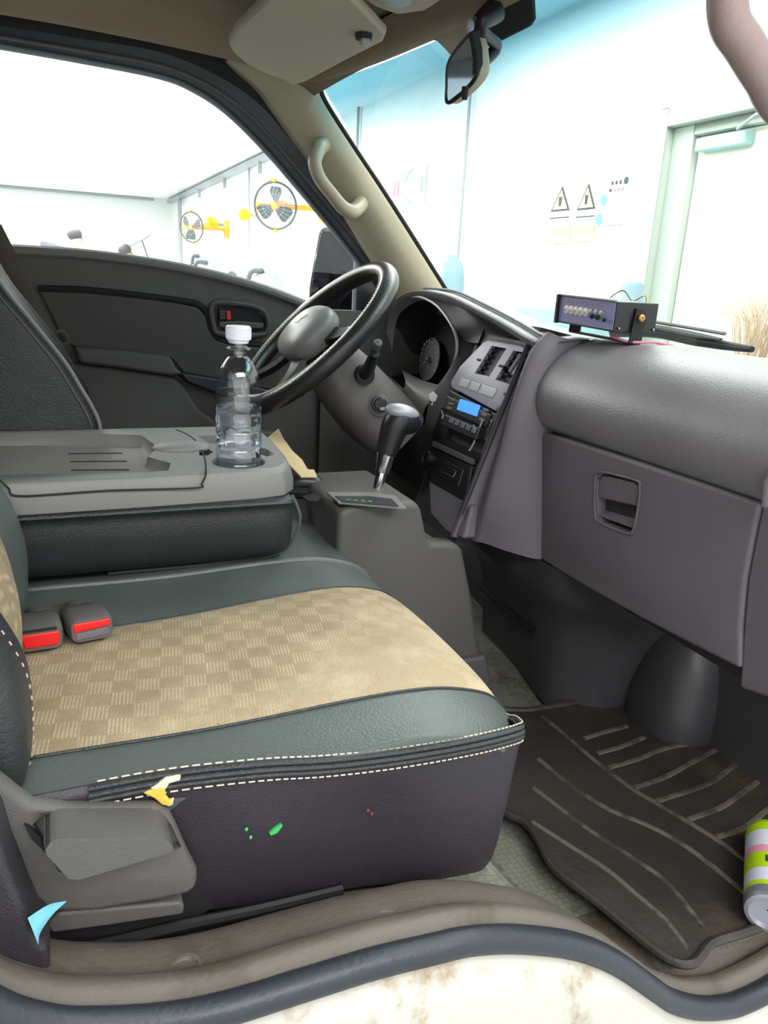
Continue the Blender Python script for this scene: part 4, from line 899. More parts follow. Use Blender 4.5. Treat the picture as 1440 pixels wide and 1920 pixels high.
for dz, ins, wv in ((.004, .004, 0), (-.004, -.001, 0), (-.02, .0, 0), (-.05, .002, .6), (-.085, .004, 1), (-.12, .010, 1), (-.150, .018, .6)):
    r = ringpts(-.44, ins, wv)
    rows.append([V((p.x, p.y, sz(i, dz) if dz > -.1 else (zend(p)+(.03 if dz > -.13 else 0)))) for i, p in enumerate(r)])
b = MB().loft(rows, 110, 36); sk = b.build('side_skirt', 'skirt', B, solid=-.002)
# double piping and stitches along the edge
for dz, rr in ((.003, .0024), (-.002, .0024), (-.007, .0024)):
    P = [V((p.x, p.y-.0015+(.002 if dz > 0 else 0), sz(i, dz))) for i, p in enumerate(ringpts(-.44, -.001))]
    b = MB(); b.tube([p for p in cr(P, 200) if p.x > .0], rr, 8); b.build('piping', 'leather', B)
for dz in (.0075, -.0115):
    P = cr([V((p.x, p.y-.0022+(.004 if dz > 0 else -.0006), sz(i, dz))) for i, p in enumerate(ringpts(-.44, -.001))], 420)
    b = MB()
    for k in range(0, 414, 3):
        if P[k].x > .004: b.tube([P[k], P[k+2]], .0008, 5)
    o = b.build('stitching', 'thread', B)
# tear with yellow foam
tp = [(268, 1490), (300, 1478), (312, 1478), (310, 1492), (318, 1503), (326, 1505), (318, 1515), (304, 1512), (290, 1500)]
MB().prism([p+V((0, .001, 0)) for p in AT(tp, 'Y', .5525)], V((0, .006, 0))).build('torn_foam', 'foam', B, bevel=.002)
tq = [(282, 1480), (300, 1468), (312, 1460), (340, 1455), (338, 1464), (318, 1470), (312, 1480), (300, 1482)]
MB().prism(AT(tq, 'Y', .554), V((0, .004, 0))).build('torn_backing', 'torn', B, bevel=.0012)
MB().prism(AT([(316, 1502), (327, 1497), (324, 1510), (314, 1514)], 'Y', .555), V((0, .003, 0))).build('torn_backing', 'torn', B, bevel=.001)
# marks on the skirt
MB().prism(AT([(505, 1563), (515, 1554), (528, 1545), (530, 1549), (520, 1562), (508, 1567)], 'Y', .5575), V((0, .003, 0))).build('green_mark', 'green', B)
for q in ((690, 1520), (697, 1526), (462, 1555), (470, 1570)): MB().ell(at(q[0], q[1], 'Y', .5585), (.0016, .0012, .002), 8).build('paint_fleck', 'redm' if q[0] > 600 else 'green', B)
for q in ((183, 1357), (200, 1368), (345, 1284)): MB().ell(at(q[0], q[1], 'Z', -.414), (.0025, .002, .0012), 8).build('stain_spot', 'redm', B)
# backrest of the outer seat (only its front bolster shows at the left)
bo = [(20, 985), (32, 1040), (44, 1110), (36, 1180), (30, 1240), (38, 1310), (40, 1370), (32, 1440), (28, 1470)]
def brow(y, dx): return [V((p.x+dx, y, p.z)) for p in AT(bo, 'Y', .66)]
br_ = [V((-.19, 0, .0)), V((-.14, 0, -.10)), V((-.10, 0, -.17)), V((-.082, 0, -.22)), V((-.060, 0, -.27)), V((-.048, 0, -.32)), V((-.049, 0, -.37)), V((-.056, 0, -.41)), V((-.08, 0, -.44))]
def brw(y, dx): return [V((p.x+dx, y, p.z)) for p in br_]
b = MB(); b.grid([brw(.585, -.095), brw(.585, -.17), brw(.99, -.17), brw(.99, -.095)]); b.prism([V((-.19, .585, .0)), V((-.36, .585, .0)), V((-.36, .99, .0)), V((-.19, .99, .0))], V((0, 0, .02))); b.build('backrest_shell', 'leather', B, bevel=.004)
bl2 = lambda y, dx: [p+V((max(0, min(.012, (-.26-p.z)*.15)), 0, 0)) for p in brw(y, dx)]
b = MB().loft([bl2(.585, -.10), bl2(.578, -.03), bl2(.588, -.006), bl2(.615, 0), bl2(.655, 0), bl2(.675, -.012)], 30, 20); b.build('backrest_bolster', 'leather', B)
b = MB().loft([brw(.66, -.004), brw(.76, .002), brw(.86, -.008)], 30, 12); b.build('backrest_cloth', 'fabric', B)
b = MB().loft([brw(.86, -.016), brw(.92, .0), brw(.96, .002), brw(.985, -.02), brw(.99, -.10)], 30, 16); b.build('backrest_bolster', 'leather_g', B)
b = MB()
for dx, y in ((-.004, .605), (-.0, .622)):
    P = cr(bl2(y, dx+.0015), 120)
    for k in range(0, 116, 3): b.tube([P[k], P[k+1]], .0007, 5)
b.build('stitching', 'thread', B)
# recliner cover and lever
cv = [(-60, 1370), (0, 1462), (34, 1490), (62, 1510), (130, 1519), (230, 1518), (292, 1517), (320, 1530), (335, 1560), (352, 1600), (371, 1636), (371, 1668), (352, 1680), (300, 1692), (180, 1712), (80, 1716), (20, 1640), (-60, 1560)]
P = AT(cv, 'Y', .545); rc = MB().prism(P, V((0, .017, 0))).build('recliner_cover', 'plast', B, bevel=.007, seg=4)
pk = AT([(60, 1570), (84, 1552), (298, 1546), (326, 1570), (346, 1614), (200, 1652), (140, 1668), (110, 1660)], 'Y', .53)
cut(rc, MB().prism(pk, V((0, .024, 0))))
lv = AT([(86, 1592), (94, 1580), (108, 1574), (290, 1570), (310, 1574), (322, 1584), (326, 1596), (316, 1600), (150, 1650), (128, 1648), (88, 1604), (82, 1580)], 'Y', .512)
MB().prism(lv, V((0, .036, 0))).build('recliner_lever', 'plast', B, bevel=.010, seg=5)
kp = AT([(46, 1548), (60, 1555), (76, 1570), (84, 1600), (76, 1590), (58, 1572)], 'Y', .541); MB().prism(kp, V((0, .004, 0))).build('cover_slot', 'blackm', B)
k2 = AT([(110, 1712), (340, 1692), (347, 1700), (344, 1716), (200, 1738), (96, 1752), (85, 1735)], 'Y', .555); MB().prism(k2, V((0, .02, 0))).build('lower_cover', 'plast', B, bevel=.004)
k3 = AT([(60, 1600), (370, 1640), (400, 1700), (340, 1740), (90, 1762), (20, 1700)], 'Y', .574); MB().prism(k3, V((0, .01, 0))).build('seat_frame', 'blackm', B)
b = MB(); b.tube([at(60, 1796, 'Y', .560), at(200, 1768, 'Y', .560), at(345, 1734, 'Y', .560), at(480, 1706, 'Y', .562), at(640, 1668, 'Y', .570)], .0055, 8, smooth=20); b.build('seat_rail', 'black', B)
MB().prism(AT([(60, 1800), (200, 1772), (345, 1738), (560, 1690), (560, 1730), (345, 1760), (90, 1840)], 'Y', .582), V((0, .05, 0))).build('rail_base', 'blackm', B)
# bracket/inner B-pillar foot at the lower left
bp_ = struct(MB().prism(AT([(-80, 1440), (-40, 1500), (0, 1575), (17, 1633), (38, 1683), (52, 1720), (73, 1765), (93, 1780), (95, 1850), (88, 1880), (-80, 1880)], 'Y', .50), V((0, .05, 0))).build('trim_10', 'dash_dark', bevel=.012, seg=4), 'dark grey lower pillar cover at the left edge')
# blue paper scrap
ts = [at(52, 1722, 'Y', .492), at(90, 1698, 'Y', .510), at(124, 1690, 'Y', .520)]; t2 = [at(62, 1746, 'Y', .492), at(80, 1724, 'Y', .500), at(122, 1693, 'Y', .519)]; t3 = [at(72, 1772, 'Y', .492), at(76, 1748, 'Y', .498), at(100, 1712, 'Y', .508)]
b = MB().loft([ts, t2, t3], 10, 10, thick=.0006, dirv=(0, 1, 0)); tag(b.build('paper_scrap', 'tissue'), 'folded light blue paper scrap stuck beside the recliner cover', 'paper')

# seat belt buckles
def buckle(px, py, yawd, label, kind):
    c = at(px, py, 'Z', -.392); t = thing('seat_belt_buckle', label, 'buckle', (c.x, c.y, -.412), 'buckles on the bench seat')
    m = Matrix.Translation((c.x, c.y, -.409)) @ Matrix.Rotation(radians(yawd), 4, 'Z') @ Matrix.Rotation(radians(-8), 4, 'X')
    w, l = .0235, .036
    # local: +y away from the door, red button faces -y
    sec = []
    for yy, ww, z0, z1 in ((-l, .92, .001, .026), (-l+.005, 1, 0, .029), (0, 1.0, 0, .031), (l*.7, .96, 0, .028), (l, .82, .002, .020)):
        sec.append([m @ V((a*ww, yy, z0+(z1-z0)*(h+.5))) for a, h in rrect(w*2, 1, .008, 4)] if 0 else [m @ V((ww*a, yy, (z0+z1)/2+b_*(z1-z0)/.03)) for a, b_ in rrect(w*2, .03, .009, 4)])
    bb = MB(); bb.grid(sec, cu=True)
    for r_i in (0, len(sec)-1):
        o = r_i*len(sec[0]); bb.f.append(tuple(o+k for k in range(len(sec[0])))); bb.mi.append(0)
    bb.build('housing', 'plast', t, ang=50)
    if kind == 0:
        MB().prism([m @ V((a, -l-.001, .013+b_)) for a, b_ in ((-.020, .007), (.020, .007), (.018, -.009), (-.016, -.009))], m.to_3x3() @ V((0, .004, 0))).build('release_button', 'red', t, bevel=.002)
        MB().prism([m @ V((a, -l-.0005, .013+b_)) for a, b_ in ((-.017, .0085), (.017, .0085), (.017, .012), (-.017, .012))], m.to_3x3() @ V((0, .002, 0))).build('tongue_slot', 'blackm', t)
    else:
        MB().prism([m @ V((a, -l-.001, .013+b_)) for a, b_ in ((-.020, .010), (.020, .010), (.020, .001), (-.020, -.001))], m.to_3x3() @ V((0, .004, 0))).build('release_button', 'red', t, bevel=.002)
        MB().prism([m @ V((a, -l-.001, .013+b_)) for a, b_ in ((-.018, -.002), (.018, .0), (.018, -.009), (-.018, -.010))], m.to_3x3() @ V((0, .003, 0))).build('tongue_slot', 'dash', t, bevel=.002)
    b2 = MB(); b2.tube([m @ V((0, l*.9, .012)), m @ V((.0, l+.02, .016)), m @ V((-.015, l+.05, .006)), m @ V((-.06, l+.07, .004))], .009, 8, smooth=16, flat=None); b2.build('strap', 'belt', t)
buckle(72, 1176, 4, 'left seat belt buckle with fully red face', 0)
buckle(160, 1160, 10, 'right seat belt buckle with a red strip over grey', 1)

# ================================================================== FOLDED CENTRE ARMREST
A = thing('centre_armrest', 'folded centre backrest used as armrest with grey tray top', 'armrest', (.1, 1.18, -.41))
def sec(x, k=1.0):
    y0, y1 = 1.005, 1.335
    c = (y0+y1)/2
    pts = [(1.06, -.408), (1.02, -.385), (1.005, -.35), (1.003, -.318), (1.006, -.302), (1.17, -.300), (1.334, -.302), (1.337, -.318), (1.335, -.36), (1.31, -.40), (1.25, -.412), (1.12, -.412)]
    return [V((x, c+(y-c)*k, -.355+(z+.355)*k)) for y, z in pts]
b = MB().loft([sec(-.14), sec(0), sec(.15), sec(.24), sec(.275, .985), sec(.298, .93), sec(.306, .80), sec(.308, .4), sec(.309, .02)], 60, 50, cu=True); b.build('leather_body', 'leather', A)
P = [V((.299, 1.01, -.30)), V((.312, 1.014, -.335)), V((.306, 1.03, -.375)), V((.285, 1.05, -.402)), V((.2, 1.056, -.410)), V((.05, 1.058, -.411))]
b = MB(); b.tube(P, .0022, 6, smooth=50); b.build('edge_piping', 'leather_g', A)
# tray shell
oc = [(x, y) for x, y in ((-.15, 1.000), (-.02, .999), (.12, 1.001), (.25, 1.008), (.290, 1.018), (.310, 1.045), (.322, 1.12), (.330, 1.22), (.330, 1.30), (.315, 1.328), (.28, 1.338), (.1, 1.340), (-.15, 1.340))]
base = [V((x, y, -.303)) for x, y in oc]; 
TZ = -.262
sh = MB(); c0 = V((.09, 1.17, 0))
R = []
for z, k in ((-.303, 1.0), (-.285, 1.0), (-.270, .985), (TZ, .955)):
    R.append([V((c0.x+(x-c0.x)*(k if x > .2 else 1), c0.y+(y-c0.y)*k, z)) for x, y in oc])
sh.grid(R, cu=True); n = len(oc); sh.f.append(tuple(range(n))); sh.mi.append(0); sh.f.append(tuple(range(3*n, 4*n))); sh.mi.append(0)
shell = sh.build('tray_top', 'plast_l', A, ang=40, bevel=.003)
def onz(pts, z=TZ): return [at(x, y, 'Z', z) for x, y in pts]
tr = [at(x, y, 'Z', TZ) for x, y in ((-60, 893), (20, 890), (270, 886), (316, 882), (320, 868), (296, 862), (277, 856), (292, 842), (288, 832), (265, 816), (150, 812), (15, 812), (-60, 812))]
tr = [p for p in tr]
cutm = MB(); n = len(tr)
low_ = [p*1.0+V((0, 0, -.018)) for p in tr]; cen = sum(low_, V((0, 0, 0)))/n; low_ = [cen+(p-cen)*.93 for p in low_]
cutm.add([p+V((0, 0, .02)) for p in tr]+[V(p) for p in tr]+low_, [tuple(range(n))]+[((i+1) % n+k*n, i+k*n, i+n+k*n, (i+1) % n+n+k*n) for k in (0, 1) for i in range(n)]+[tuple(range(3*n-1, 2*n-1, -1))])
cut(shell, cutm)
bx, by = .2345, 1.063
for cx, cy, r in ((bx, by, .0365),):
    c_ = MB(); c_.lathe([(.001, -.055), (r*.95, -.055), (r, .01), (.001, .01)], (cx, cy, TZ), n=40); cut(shell, c_)
MB().lathe([(.0375, .001), (.0368, -.002), (.0355, -.03), (.001, -.032)], (bx, by, TZ), n=40).build('cup_holder', 'plast', A)
def well(pts, dep):
    q = onz(pts); cen = sum(q, V((0, 0, 0)))/len(q); c_ = MB(); c_.prism([p+V((0, 0, .01)) for p in q], V((0, 0, -dep-.01))); cut(shell, c_)
    MB().prism([cen+(p-cen)*1.02-V((0, 0, dep)) for p in q], V((0, 0, -.002))).build('well_floor', 'blackm', A)
well([(370, 817), (415, 816), (430, 822), (420, 832), (392, 831)], .02)
well([(482, 838), (500, 842), (517, 852), (500, 856), (484, 850)], .02)
well([(372, 838), (388, 840), (400, 847), (390, 854), (374, 854)], .015)
tf = TZ-.0176
for k, (x0, x1, y) in enumerate(((128, 230, 851), (132, 237, 866), (133, 242, 882))):
    a = at(x0, y, 'Z', tf); c = at(x1, y-1, 'Z', tf); b = MB(); b.tube([a, c], .0012, 6); b.build('tray_groove', 'blackm', A)
c = at(345, 840, 'Z', TZ); MB().ell((c.x-.004, c.y, TZ), (.044, .026, .011), 16).build('thumb_bulge', 'plast_l', A)
# dividing line
b = MB(); b.tube(onz([(330, 806), (352, 815), (372, 832), (384, 860), (386, 882)], TZ+.0002)+[at(386, 884, 'Y', 1.0), at(385, 893, 'Y', .997), at(378, 908, 'Y', .9975)], .0012, 6, smooth=40)
b.tube(AT([(378, 908), (366, 915), (200, 920), (40, 930), (16, 915), (0, 900)], 'Y', .9975), .0012, 6, smooth=30); b.build('lid_gap', 'blackm', A)
# ---- water bottle
Wb = thing('water_bottle', 'half full clear plastic water bottle in the armrest cup holder', 'bottle', (bx, by, -.293))
r0 = .0325; prof = [(.001, .004), (.02, .001), (.028, .001), (r0, .010), (r0, .03), (r0*.97, .034), (r0, .038), (r0, .05), (r0*.965, .054), (r0, .058), (r0, .075), (r0*.97, .079), (r0, .083), (r0*.99, .10), (r0*.965, .105), (r0*1.0, .110), (r0*1.0, .128), (r0*.96, .132), (r0*.97, .136), (r0*.93, .150), (r0*.80, .163), (r0*.58, .174), (r0*.43, .180), (.0135, .184), (.0135, .189), (.0165, .190), (.0165, .192), (.013, .193), (.0125, .205)]
wl = .112
b = MB(); nn = 48
rows = [[V((bx, by, -.293+h))+V((cos(2*pi*k/nn), sin(2*pi*k/nn), 0))*(r*(1+.012*cos(8*2*pi*k/nn)*(1 if .035 < h < .13 else 0))) for k in range(nn)] for r, h in cr([(p[0], p[1], 0) for p in prof], 140) for r, h in [(max(r, .001), h)]] if 0 else [[V((bx, by, -.293+q[1]))+V((cos(2*pi*k/nn), sin(2*pi*k/nn), 0))*(max(q[0], .001)*(1+.010*cos(12*pi*k/nn)*(1 if .015 < q[1] < .10 else 0))) for k in range(nn)] for q in cr([(p[0], p[1], 0) for p in prof], 120)]
b.grid(rows, cu=True); b.build('bottle_body', 'pet', Wb, ang=80)
rows = [[V((bx, by, -.293+h))+V((cos(2*pi*k/nn), sin(2*pi*k/nn), 0))*r*(1+.035*cos(16*pi*k/nn+h*90)*(h > .015 and h < .1)+.02*sin(h*420)) for k in range(nn)] for r, h in [(.001, .005), (.020, .0035), (.028, .004)]+[(.0305, .012+j*.004) for j in range(25)]+[(.0305, wl), (.001, wl)]]
MB().grid(rows, cu=True).build('water', 'water', Wb, ang=70)
MB().lathe([(.001, .221), (.0150, .221), (.0165, .2195), (.0168, .206), (.0168, .203), (.0150, .2025), (.013, .198)], (bx, by, -.293), n=40).build('cap', 'cap', Wb)
b = MB()
for k in range(40):
    a = 2*pi*k/40; p = V((bx+.0168*cos(a), by+.0168*sin(a), -.293)); b.tube([p+V((0, 0, .205)), p+V((0, 0, .218))], .0006, 4)
b.build('cap_ribs', 'cap', Wb)
# manila paper and handbrake between the seats
pp = [at(x, y, 'Z', -.30) for x, y in ((470, 803), (513, 803), (522, 822), (538, 845), (556, 862), (566, 880), (578, 881), (583, 893), (552, 893), (530, 870), (480, 830))]
pp[0:1] = []
tag(MB().prism([V((p.x+.01, p.y, p.z)) for p in pp], V((0, 0, -.003))).build('paper_envelope', 'paper', bevel=.0006), 'brown paper envelope tucked behind the armrest', 'envelope')
hb_ = thing('handbrake_lever', 'black handbrake lever end between armrest and gear console', 'handbrake', at(570, 925, 'Z', -.40))
b = MB(); b.tube([at(520, 915, 'Y', 1.30), at(560, 905, 'Y', 1.29), at(590, 906, 'Y', 1.28), at(606, 914, 'Y', 1.27)], [.016, .017, .015, .008], 12, smooth=16); b.build('grip', 'black', hb_)
b = MB(); b.tube([at(540, 920, 'Y', 1.29), at(580, 922, 'Y', 1.28), at(604, 928, 'Y', 1.275)], [.014, .014, .01], 10, smooth=12); b.build('boot', 'blackm', hb_)

# ================================================================== GEAR CONSOLE
G = thing('gear_console', 'grey plastic gear console with shift gate in front of the bench', 'gear console', (.58, 1.2, -.745))
cp = [(.405, -.36), (.43, -.352), (.535, -.352), (.548, -.358), (.553, -.37), (.567, -.42), (.575, -.428), (.60, -.430), (.628, -.436), (.638, -.448), (.66, -.52), (.70, -.68), (.70, -.745), (.40, -.745)]
GY0, GY1 = 1.105, 1.33
body = MB().prism([V((x, GY0, z)) for x, z in cp], V((0, GY1-GY0, 0))).build('console_body', 'plast', G, bevel=.014, seg=5)
cu_ = [at(x, y, 'Z', -.43) for x, y in ((796, 1012), (840, 1018), (866, 1032), (868, 1040), (846, 1040), (800, 1030))]
cut(body, MB().prism([V((.59, 1.135, -.40)), V((.632, 1.135, -.40)), V((.632, 1.30, -.40)), V((.59, 1.30, -.40))], V((0, 0, -.08))))
MB().prism([V((x, GY0-.012, z)) for x, z in ((.45, -.66), (.70, -.655), (.715, -.70), (.712, -.745), (.45, -.745))], V((0, .10, 0))).build('console_foot', 'plast', G, bevel=.008)
pl = [at(x, y, 'Z', -.350) for x, y in ((612, 927), (634, 946), (762, 957), (742, 934), (700, 928))]
MB().prism(pl, V((0, 0, .005))).build('gate_frame', 'plast_l', G, bevel=.002)
pl2 = [at(x, y, 'Z', -.3445) for x, y in ((628, 931), (642, 941), (748, 950), (734, 936), (690, 931))]
MB().prism(pl2, V((0, 0, .001))).build('gate_plate', 'dash_dark', G)
p0 = at(660, 938, 'Z', -.343)
for k, ch in enumerate('PRND'):
    c = at(652+k*14, 937+k*1.0, 'Z', -.343); text('gate_letter', ch, .009, basis(c, (0, -1, 0), (1, 0, 0)), 'green', G)
MB().prism([at(x, y, 'Z', -.352) for x, y in ((566, 931), (590, 925), (604, 930), (596, 940), (578, 940))], V((0, 0, .001))).build('finger_well', 'blackm', G)
# shift lever
sx = [at(700, 948, 'Y', 1.20), at(706, 925, 'Y', 1.20), at(722, 858, 'Y', 1.20)]
b = MB(); b.tube([sx[0], sx[2]], .0095, 14); b.build('shift_rod', 'chrome', G)
b = MB(); b.tube([at(716, 885, 'Y', 1.20), at(724, 850, 'Y', 1.20)], [.0125, .018], 18); b.build('rod_collar', 'chrome', G)
kn = [at(724, 852, 'Y', 1.20), at(732, 825, 'Y', 1.20), at(742, 798, 'Y', 1.20), at(755, 782, 'Y', 1.20), at(764, 772, 'Y', 1.20)]
b = MB(); b.tube(kn, [.018, .021, .025, .027, .014], 20, smooth=20); b.ell(at(757, 788, 'Y', 1.20), (.033, .025, .024), 20, Matrix.Rotation(radians(20), 4, 'Y')); kb = b.build('gear_knob', 'black', G)
MB().ell(at(753, 779, 'Y', 1.199)+V((.0, -.001, .006)), (.032, .023, .014), 18, Matrix.Rotation(radians(12), 4, 'Y')).build('knob_cap', 'silver2', G)
MB().box(0, 0, 0, 0, 0, 0)

# ================================================================== STEERING WHEEL + COLUMN
th = radians(45.6); WC = at(588, 632, 'Y', 1.50); nn_ = V((-cos(th), 0, sin(th))); wa = V((0, 1, 0)); wb = nn_.cross(wa).normalized(); wb = wb if wb.z > 0 else -wb
SWh = thing('steering_wheel', 'worn black steering wheel with stitched cover', 'steering wheel', WC)
RR = .19; ring = [WC+(wa*cos(2*pi*k/72)+wb*sin(2*pi*k/72))*RR for k in range(72)]
b = MB(); b.tube(ring, .0185, 18, closed=True); b.build('rim', 'rim', SWh)
b = MB()
for k in range(150):
    a = 2*pi*k/150; dv = wa*cos(a)+wb*sin(a); tv = -wa*sin(a)+wb*cos(a); c = WC+dv*(RR-.0120)+nn_*.0150
    b.tube([c-tv*.0028-dv*.002, c+tv*.0028+dv*.002], .0016, 4)
b.build('cover_stitching', 'thread', SWh)
b = MB(); b.tube([WC+(wa*cos(2*pi*k/72)+wb*sin(2*pi*k/72))*(RR-.0125)+nn_*.0122 for k in range(72)], .0022, 6, closed=True); b.build('cover_seam', 'plast', SWh)
m3 = Matrix((( wa.x, wb.x, nn_.x, 0), (wa.y, wb.y, nn_.y, 0), (wa.z, wb.z, nn_.z, 0), (0, 0, 0, 1)))
b = MB().ell(WC+wb*-.004+nn_*.012, (.078, .066, .035), 24, m3, e=.8); b.build('hub_pad', 'hub', SWh)
for a0_, l in ((12, 'spoke'), (168, 'spoke'), (235, 'spoke'), (305, 'spoke')):
    a = radians(a0_); dv = wa*cos(a)+wb*sin(a); tv = -wa*sin(a)+wb*cos(a)
    r1 = [[WC+dv*q+tv*w_*s-nn_*h for s in (-1, 0, 1)] for q, w_, h in ((.05, .020, .004), (.10, .015, .010), (.15, .011, .006), (.182, .013, 0))]
    MB().loft(r1, 8, 12, thick=.012, dirv=nn_).build('spoke', 'black', SWh)
lg = WC+nn_*.0475+wb*.006
b = MB()
for dx, dy, r in ((-.010, .005, .008), (0, .0, .007), (.010, .006, .0075), (.005, -.008, .007), (-.008, -.009, .006)):
    b.lathe([(.001, .001), (r, .0006), (r, -.003)], lg+wa*dx+wb*dy, nn_, 12)
b.build('emblem', 'logo', SWh)  # emblem as uneven white blobs, glare on it put into shape and colour
CO = thing('steering_column', 'grey steering column shroud with ignition lock and stalks', 'steering column', WC-nn_*.3)
ax_ = -nn_; rows = []
for q, w_, h_, dzz in ((.028, .050, .048, -.004), (.05, .062, .062, -.012), (.09, .072, .072, -.016), (.15, .080, .078, -.018), (.21, .084, .080, -.016), (.26, .080, .075, -.010)):
    rows.append([WC+ax_*q+V((0, -.01, dzz))+wa*a*w_*2+wb*c*h_*2 for a, c in rrect(1, .85, .30, 4)])
b = MB().loft(rows, 60, 24, cu=True); b.build('shroud', 'shroud', CO)
# ignition lock
ig = at(713, 757, 'Y', 1.398); MB().lathe([(.001, .004), (.014, .004), (.0165, .002), (.018, -.004), (.026, -.006), (.027, -.02)], ig, (-.35, -1, .1), 28).build('ignition_bezel', 'shroud', CO)
MB().lathe([(.001, .012), (.011, .012), (.0125, .010), (.013, .0)], ig, (-.35, -1, .1), 24).build('ignition_lock', 'black', CO)
MB().prism([ig+V((-.006, -.0135, -.010)), ig+V((.008, -.0135, -.010)), ig+V((.008, -.0135, -.004)), ig+V((-.006, -.0135, -.005))], V((0, -.002, 0))).build('key_slot', 'silver', CO)
st0 = at(686, 704, 'Y', 1.405); st1 = at(703, 662, 'Y', 1.33); st2 = at(708, 645, 'Y', 1.32)
MB().tube([st0+V((0, .03, 0)), st0], [.020, .019], 18).build('stalk_boot', 'black', CO)
MB().tube([st0+V((.0, .02, 0)), st0.lerp(st1, .3), st1], [.015, .0125, .009], 14).build('wiper_stalk', 'black', CO)
MB().lathe([(.001, .008), (.007, .007), (.0085, .003), (.0085, -.012), (.001, -.012)], st2, (st1-st0).normalized(), 18).build('stalk_tip', 'plast', CO)
st3 = [at(560, 575, 'Y', 1.64), at(548, 570, 'Y', 1.72)]
MB().tube([WC+ax_*.05+wa*.06, WC+ax_*.03+wa*.17], [.008, .007], 10).build('indicator_stalk', 'black', CO)

# ================================================================== DRIVER SEAT
DS = thing('driver_seat', 'black leather driver seat with a light piped edge behind the armrest', 'seat', (-.1, 1.5, -.7))
fr_ = AT([(-190, 270), (-70, 415), (0, 532), (60, 606), (120, 680), (150, 728), (172, 765), (186, 800), (190, 860), (185, 930)], 'Y', 1.335)
rows = []
for y, dx, dz in ((1.335, -.30, 0), (1.335, -.12, 0), (1.335, -.03, 0), (1.338, -.008, 0), (1.348, 0, 0), (1.375, -.004, 0), (1.42, -.02, 0), (1.50, -.035, 0), (1.58, -.03, 0), (1.64, -.01, 0), (1.675, -.004, 0), (1.69, -.03, 0), (1.69, -.3, 0)):
    rows.append([V((p.x+dx, y, p.z)) for p in fr_])
b = MB().loft(rows, 40, 60); b.build('backrest', 'leather', DS)
b = MB(); b.tube([p+V((.001, .002, .001)) for p in fr_], .0032, 8, smooth=60); b.build('edge_piping', 'plast_l', DS)
b = MB(); b.tube([p+V((-.012, -.0015, -.002)) for p in fr_], .0016, 8, smooth=60); b.build('inner_piping', 'plast', DS)
b = MB().loft([[V((x, y, -.43-(.05 if y in (1.36, 1.72) else 0)-(.06 if x > .40 else 0))) for x in (-.2, 0, .2, .38, .43)] for y in (1.36, 1.40, 1.55, 1.68, 1.72)], 20, 20, thick=.16, dirv=(0, 0, -1)); b.build('cushion', 'leather', DS)
# driver belt
bl = thing('seat_belt', 'brown grey driver seat belt with guide ring', 'seat belt', (-.2, 1.74, -.2))
c1 = AT([(-30, 395), (0, 425), (14, 470), (40, 530), (88, 590), (124, 640)], 'Y', 1.72); c2 = AT([(-30, 455), (0, 470), (14, 560), (54, 620), (84, 640), (104, 655)], 'Y', 1.72)
L1 = AT([(2, 420), (32, 480), (66, 552), (112, 632)], 'Y', 1.72); L2 = AT([(-30, 440), (2, 512), (34, 580), (86, 640)], 'Y', 1.72)
MB().loft([L1, [(a+c)/2+V((0, -.004, 0)) for a, c in zip(L1, L2)], L2], 24, 8, thick=.0015, dirv=(0, 1, 0)).build('webbing', 'belt', bl)
L1 = AT([(118, 650), (140, 685), (170, 740), (188, 800)], 'Y', 1.735); L2 = AT([(100, 655), (120, 700), (150, 760), (170, 830)], 'Y', 1.735)
MB().loft([L1, L2], 20, 4, thick=.0015, dirv=(0, 1, 0)).build('lower_webbing', 'belt', bl)
b = MB(); b.tube(AT([(92, 640), (112, 622), (124, 630), (126, 645), (104, 648)], 'Y', 1.715), .0045, 8, closed=True, smooth=30); b.build('guide_ring', 'belt', bl)
MB().prism(AT([(104, 644), (118, 644), (114, 654), (110, 658)], 'Y', 1.73), V((0, .003, 0))).build('belt_label', 'teal', bl)

# ================================================================== ROOF ITEMS
vz = .352
sv = thing('sun_visor', 'folded beige sun visor on the driver side of the roof', 'sun visor', (.35, 1.2, .36))
vp = [at(x, y, 'Z', vz) for x, y in ((428, 84), (440, 60), (500, 2), (520, -40), (610, -60), (642, -20), (690, 30), (724, 66), (718, 80), (650, 114), (575, 154), (548, 161), (530, 150), (500, 140), (462, 122), (436, 100))]
MB().prism(vp, V((0, 0, .016))).build('visor_panel', 'visor', sv, bevel=.006, seg=4)
c = at(682, 69, 'Z', vz-.004); MB().lathe([(.001, -.004), (.012, -.004), (.014, .004)], c, (0, 0, 1), 20).build('clip_base', 'blackm', sv)
MB().box(c.x-.006, c.x+.008, c.y-.010, c.y+.005, c.z-.012, c.z+.0).build('clip', 'silver2', sv, bevel=.003)
rl_ = thing('roof_lamp', 'clear ridged roof lamp at the top edge', 'lamp', (.45, .95, .38))
lp = [at(x, y, 'Z', .372) for x, y in ((670, -60), (660, -10), (700, 14), (745, 30), (800, 22), (850, -10), (860, -60))]
MB().prism(lp, V((0, 0, .03))).build('lamp_base', 'visor', rl_, bevel=.008, seg=4)
lp2 = [at(x, y, 'Z', .366) for x, y in ((694, -40), (692, -2), (718, 12), (748, 18), (772, 10), (780, -40))]
MB().prism(lp2, V((0, 0, .012))).build('lamp_lens', 'plast_l', rl_, bevel=.004)
# rear view mirror
mc = at(876, 112, 'Y', 1.08); Rm = thing('rear_view_mirror', 'black framed interior mirror hanging from the windscreen', 'mirror', mc)
fa = [at(x, y, 'Y', yy) for x, y, yy in ((884, 64, 1.10), (890, 80, 1.085), (893, 110, 1.06), (894, 134, 1.04), (876, 162, 1.08), (840, 190, 1.16), (838, 160, 1.18), (839, 128, 1.19), (846, 108, 1.18), (864, 84, 1.14))]
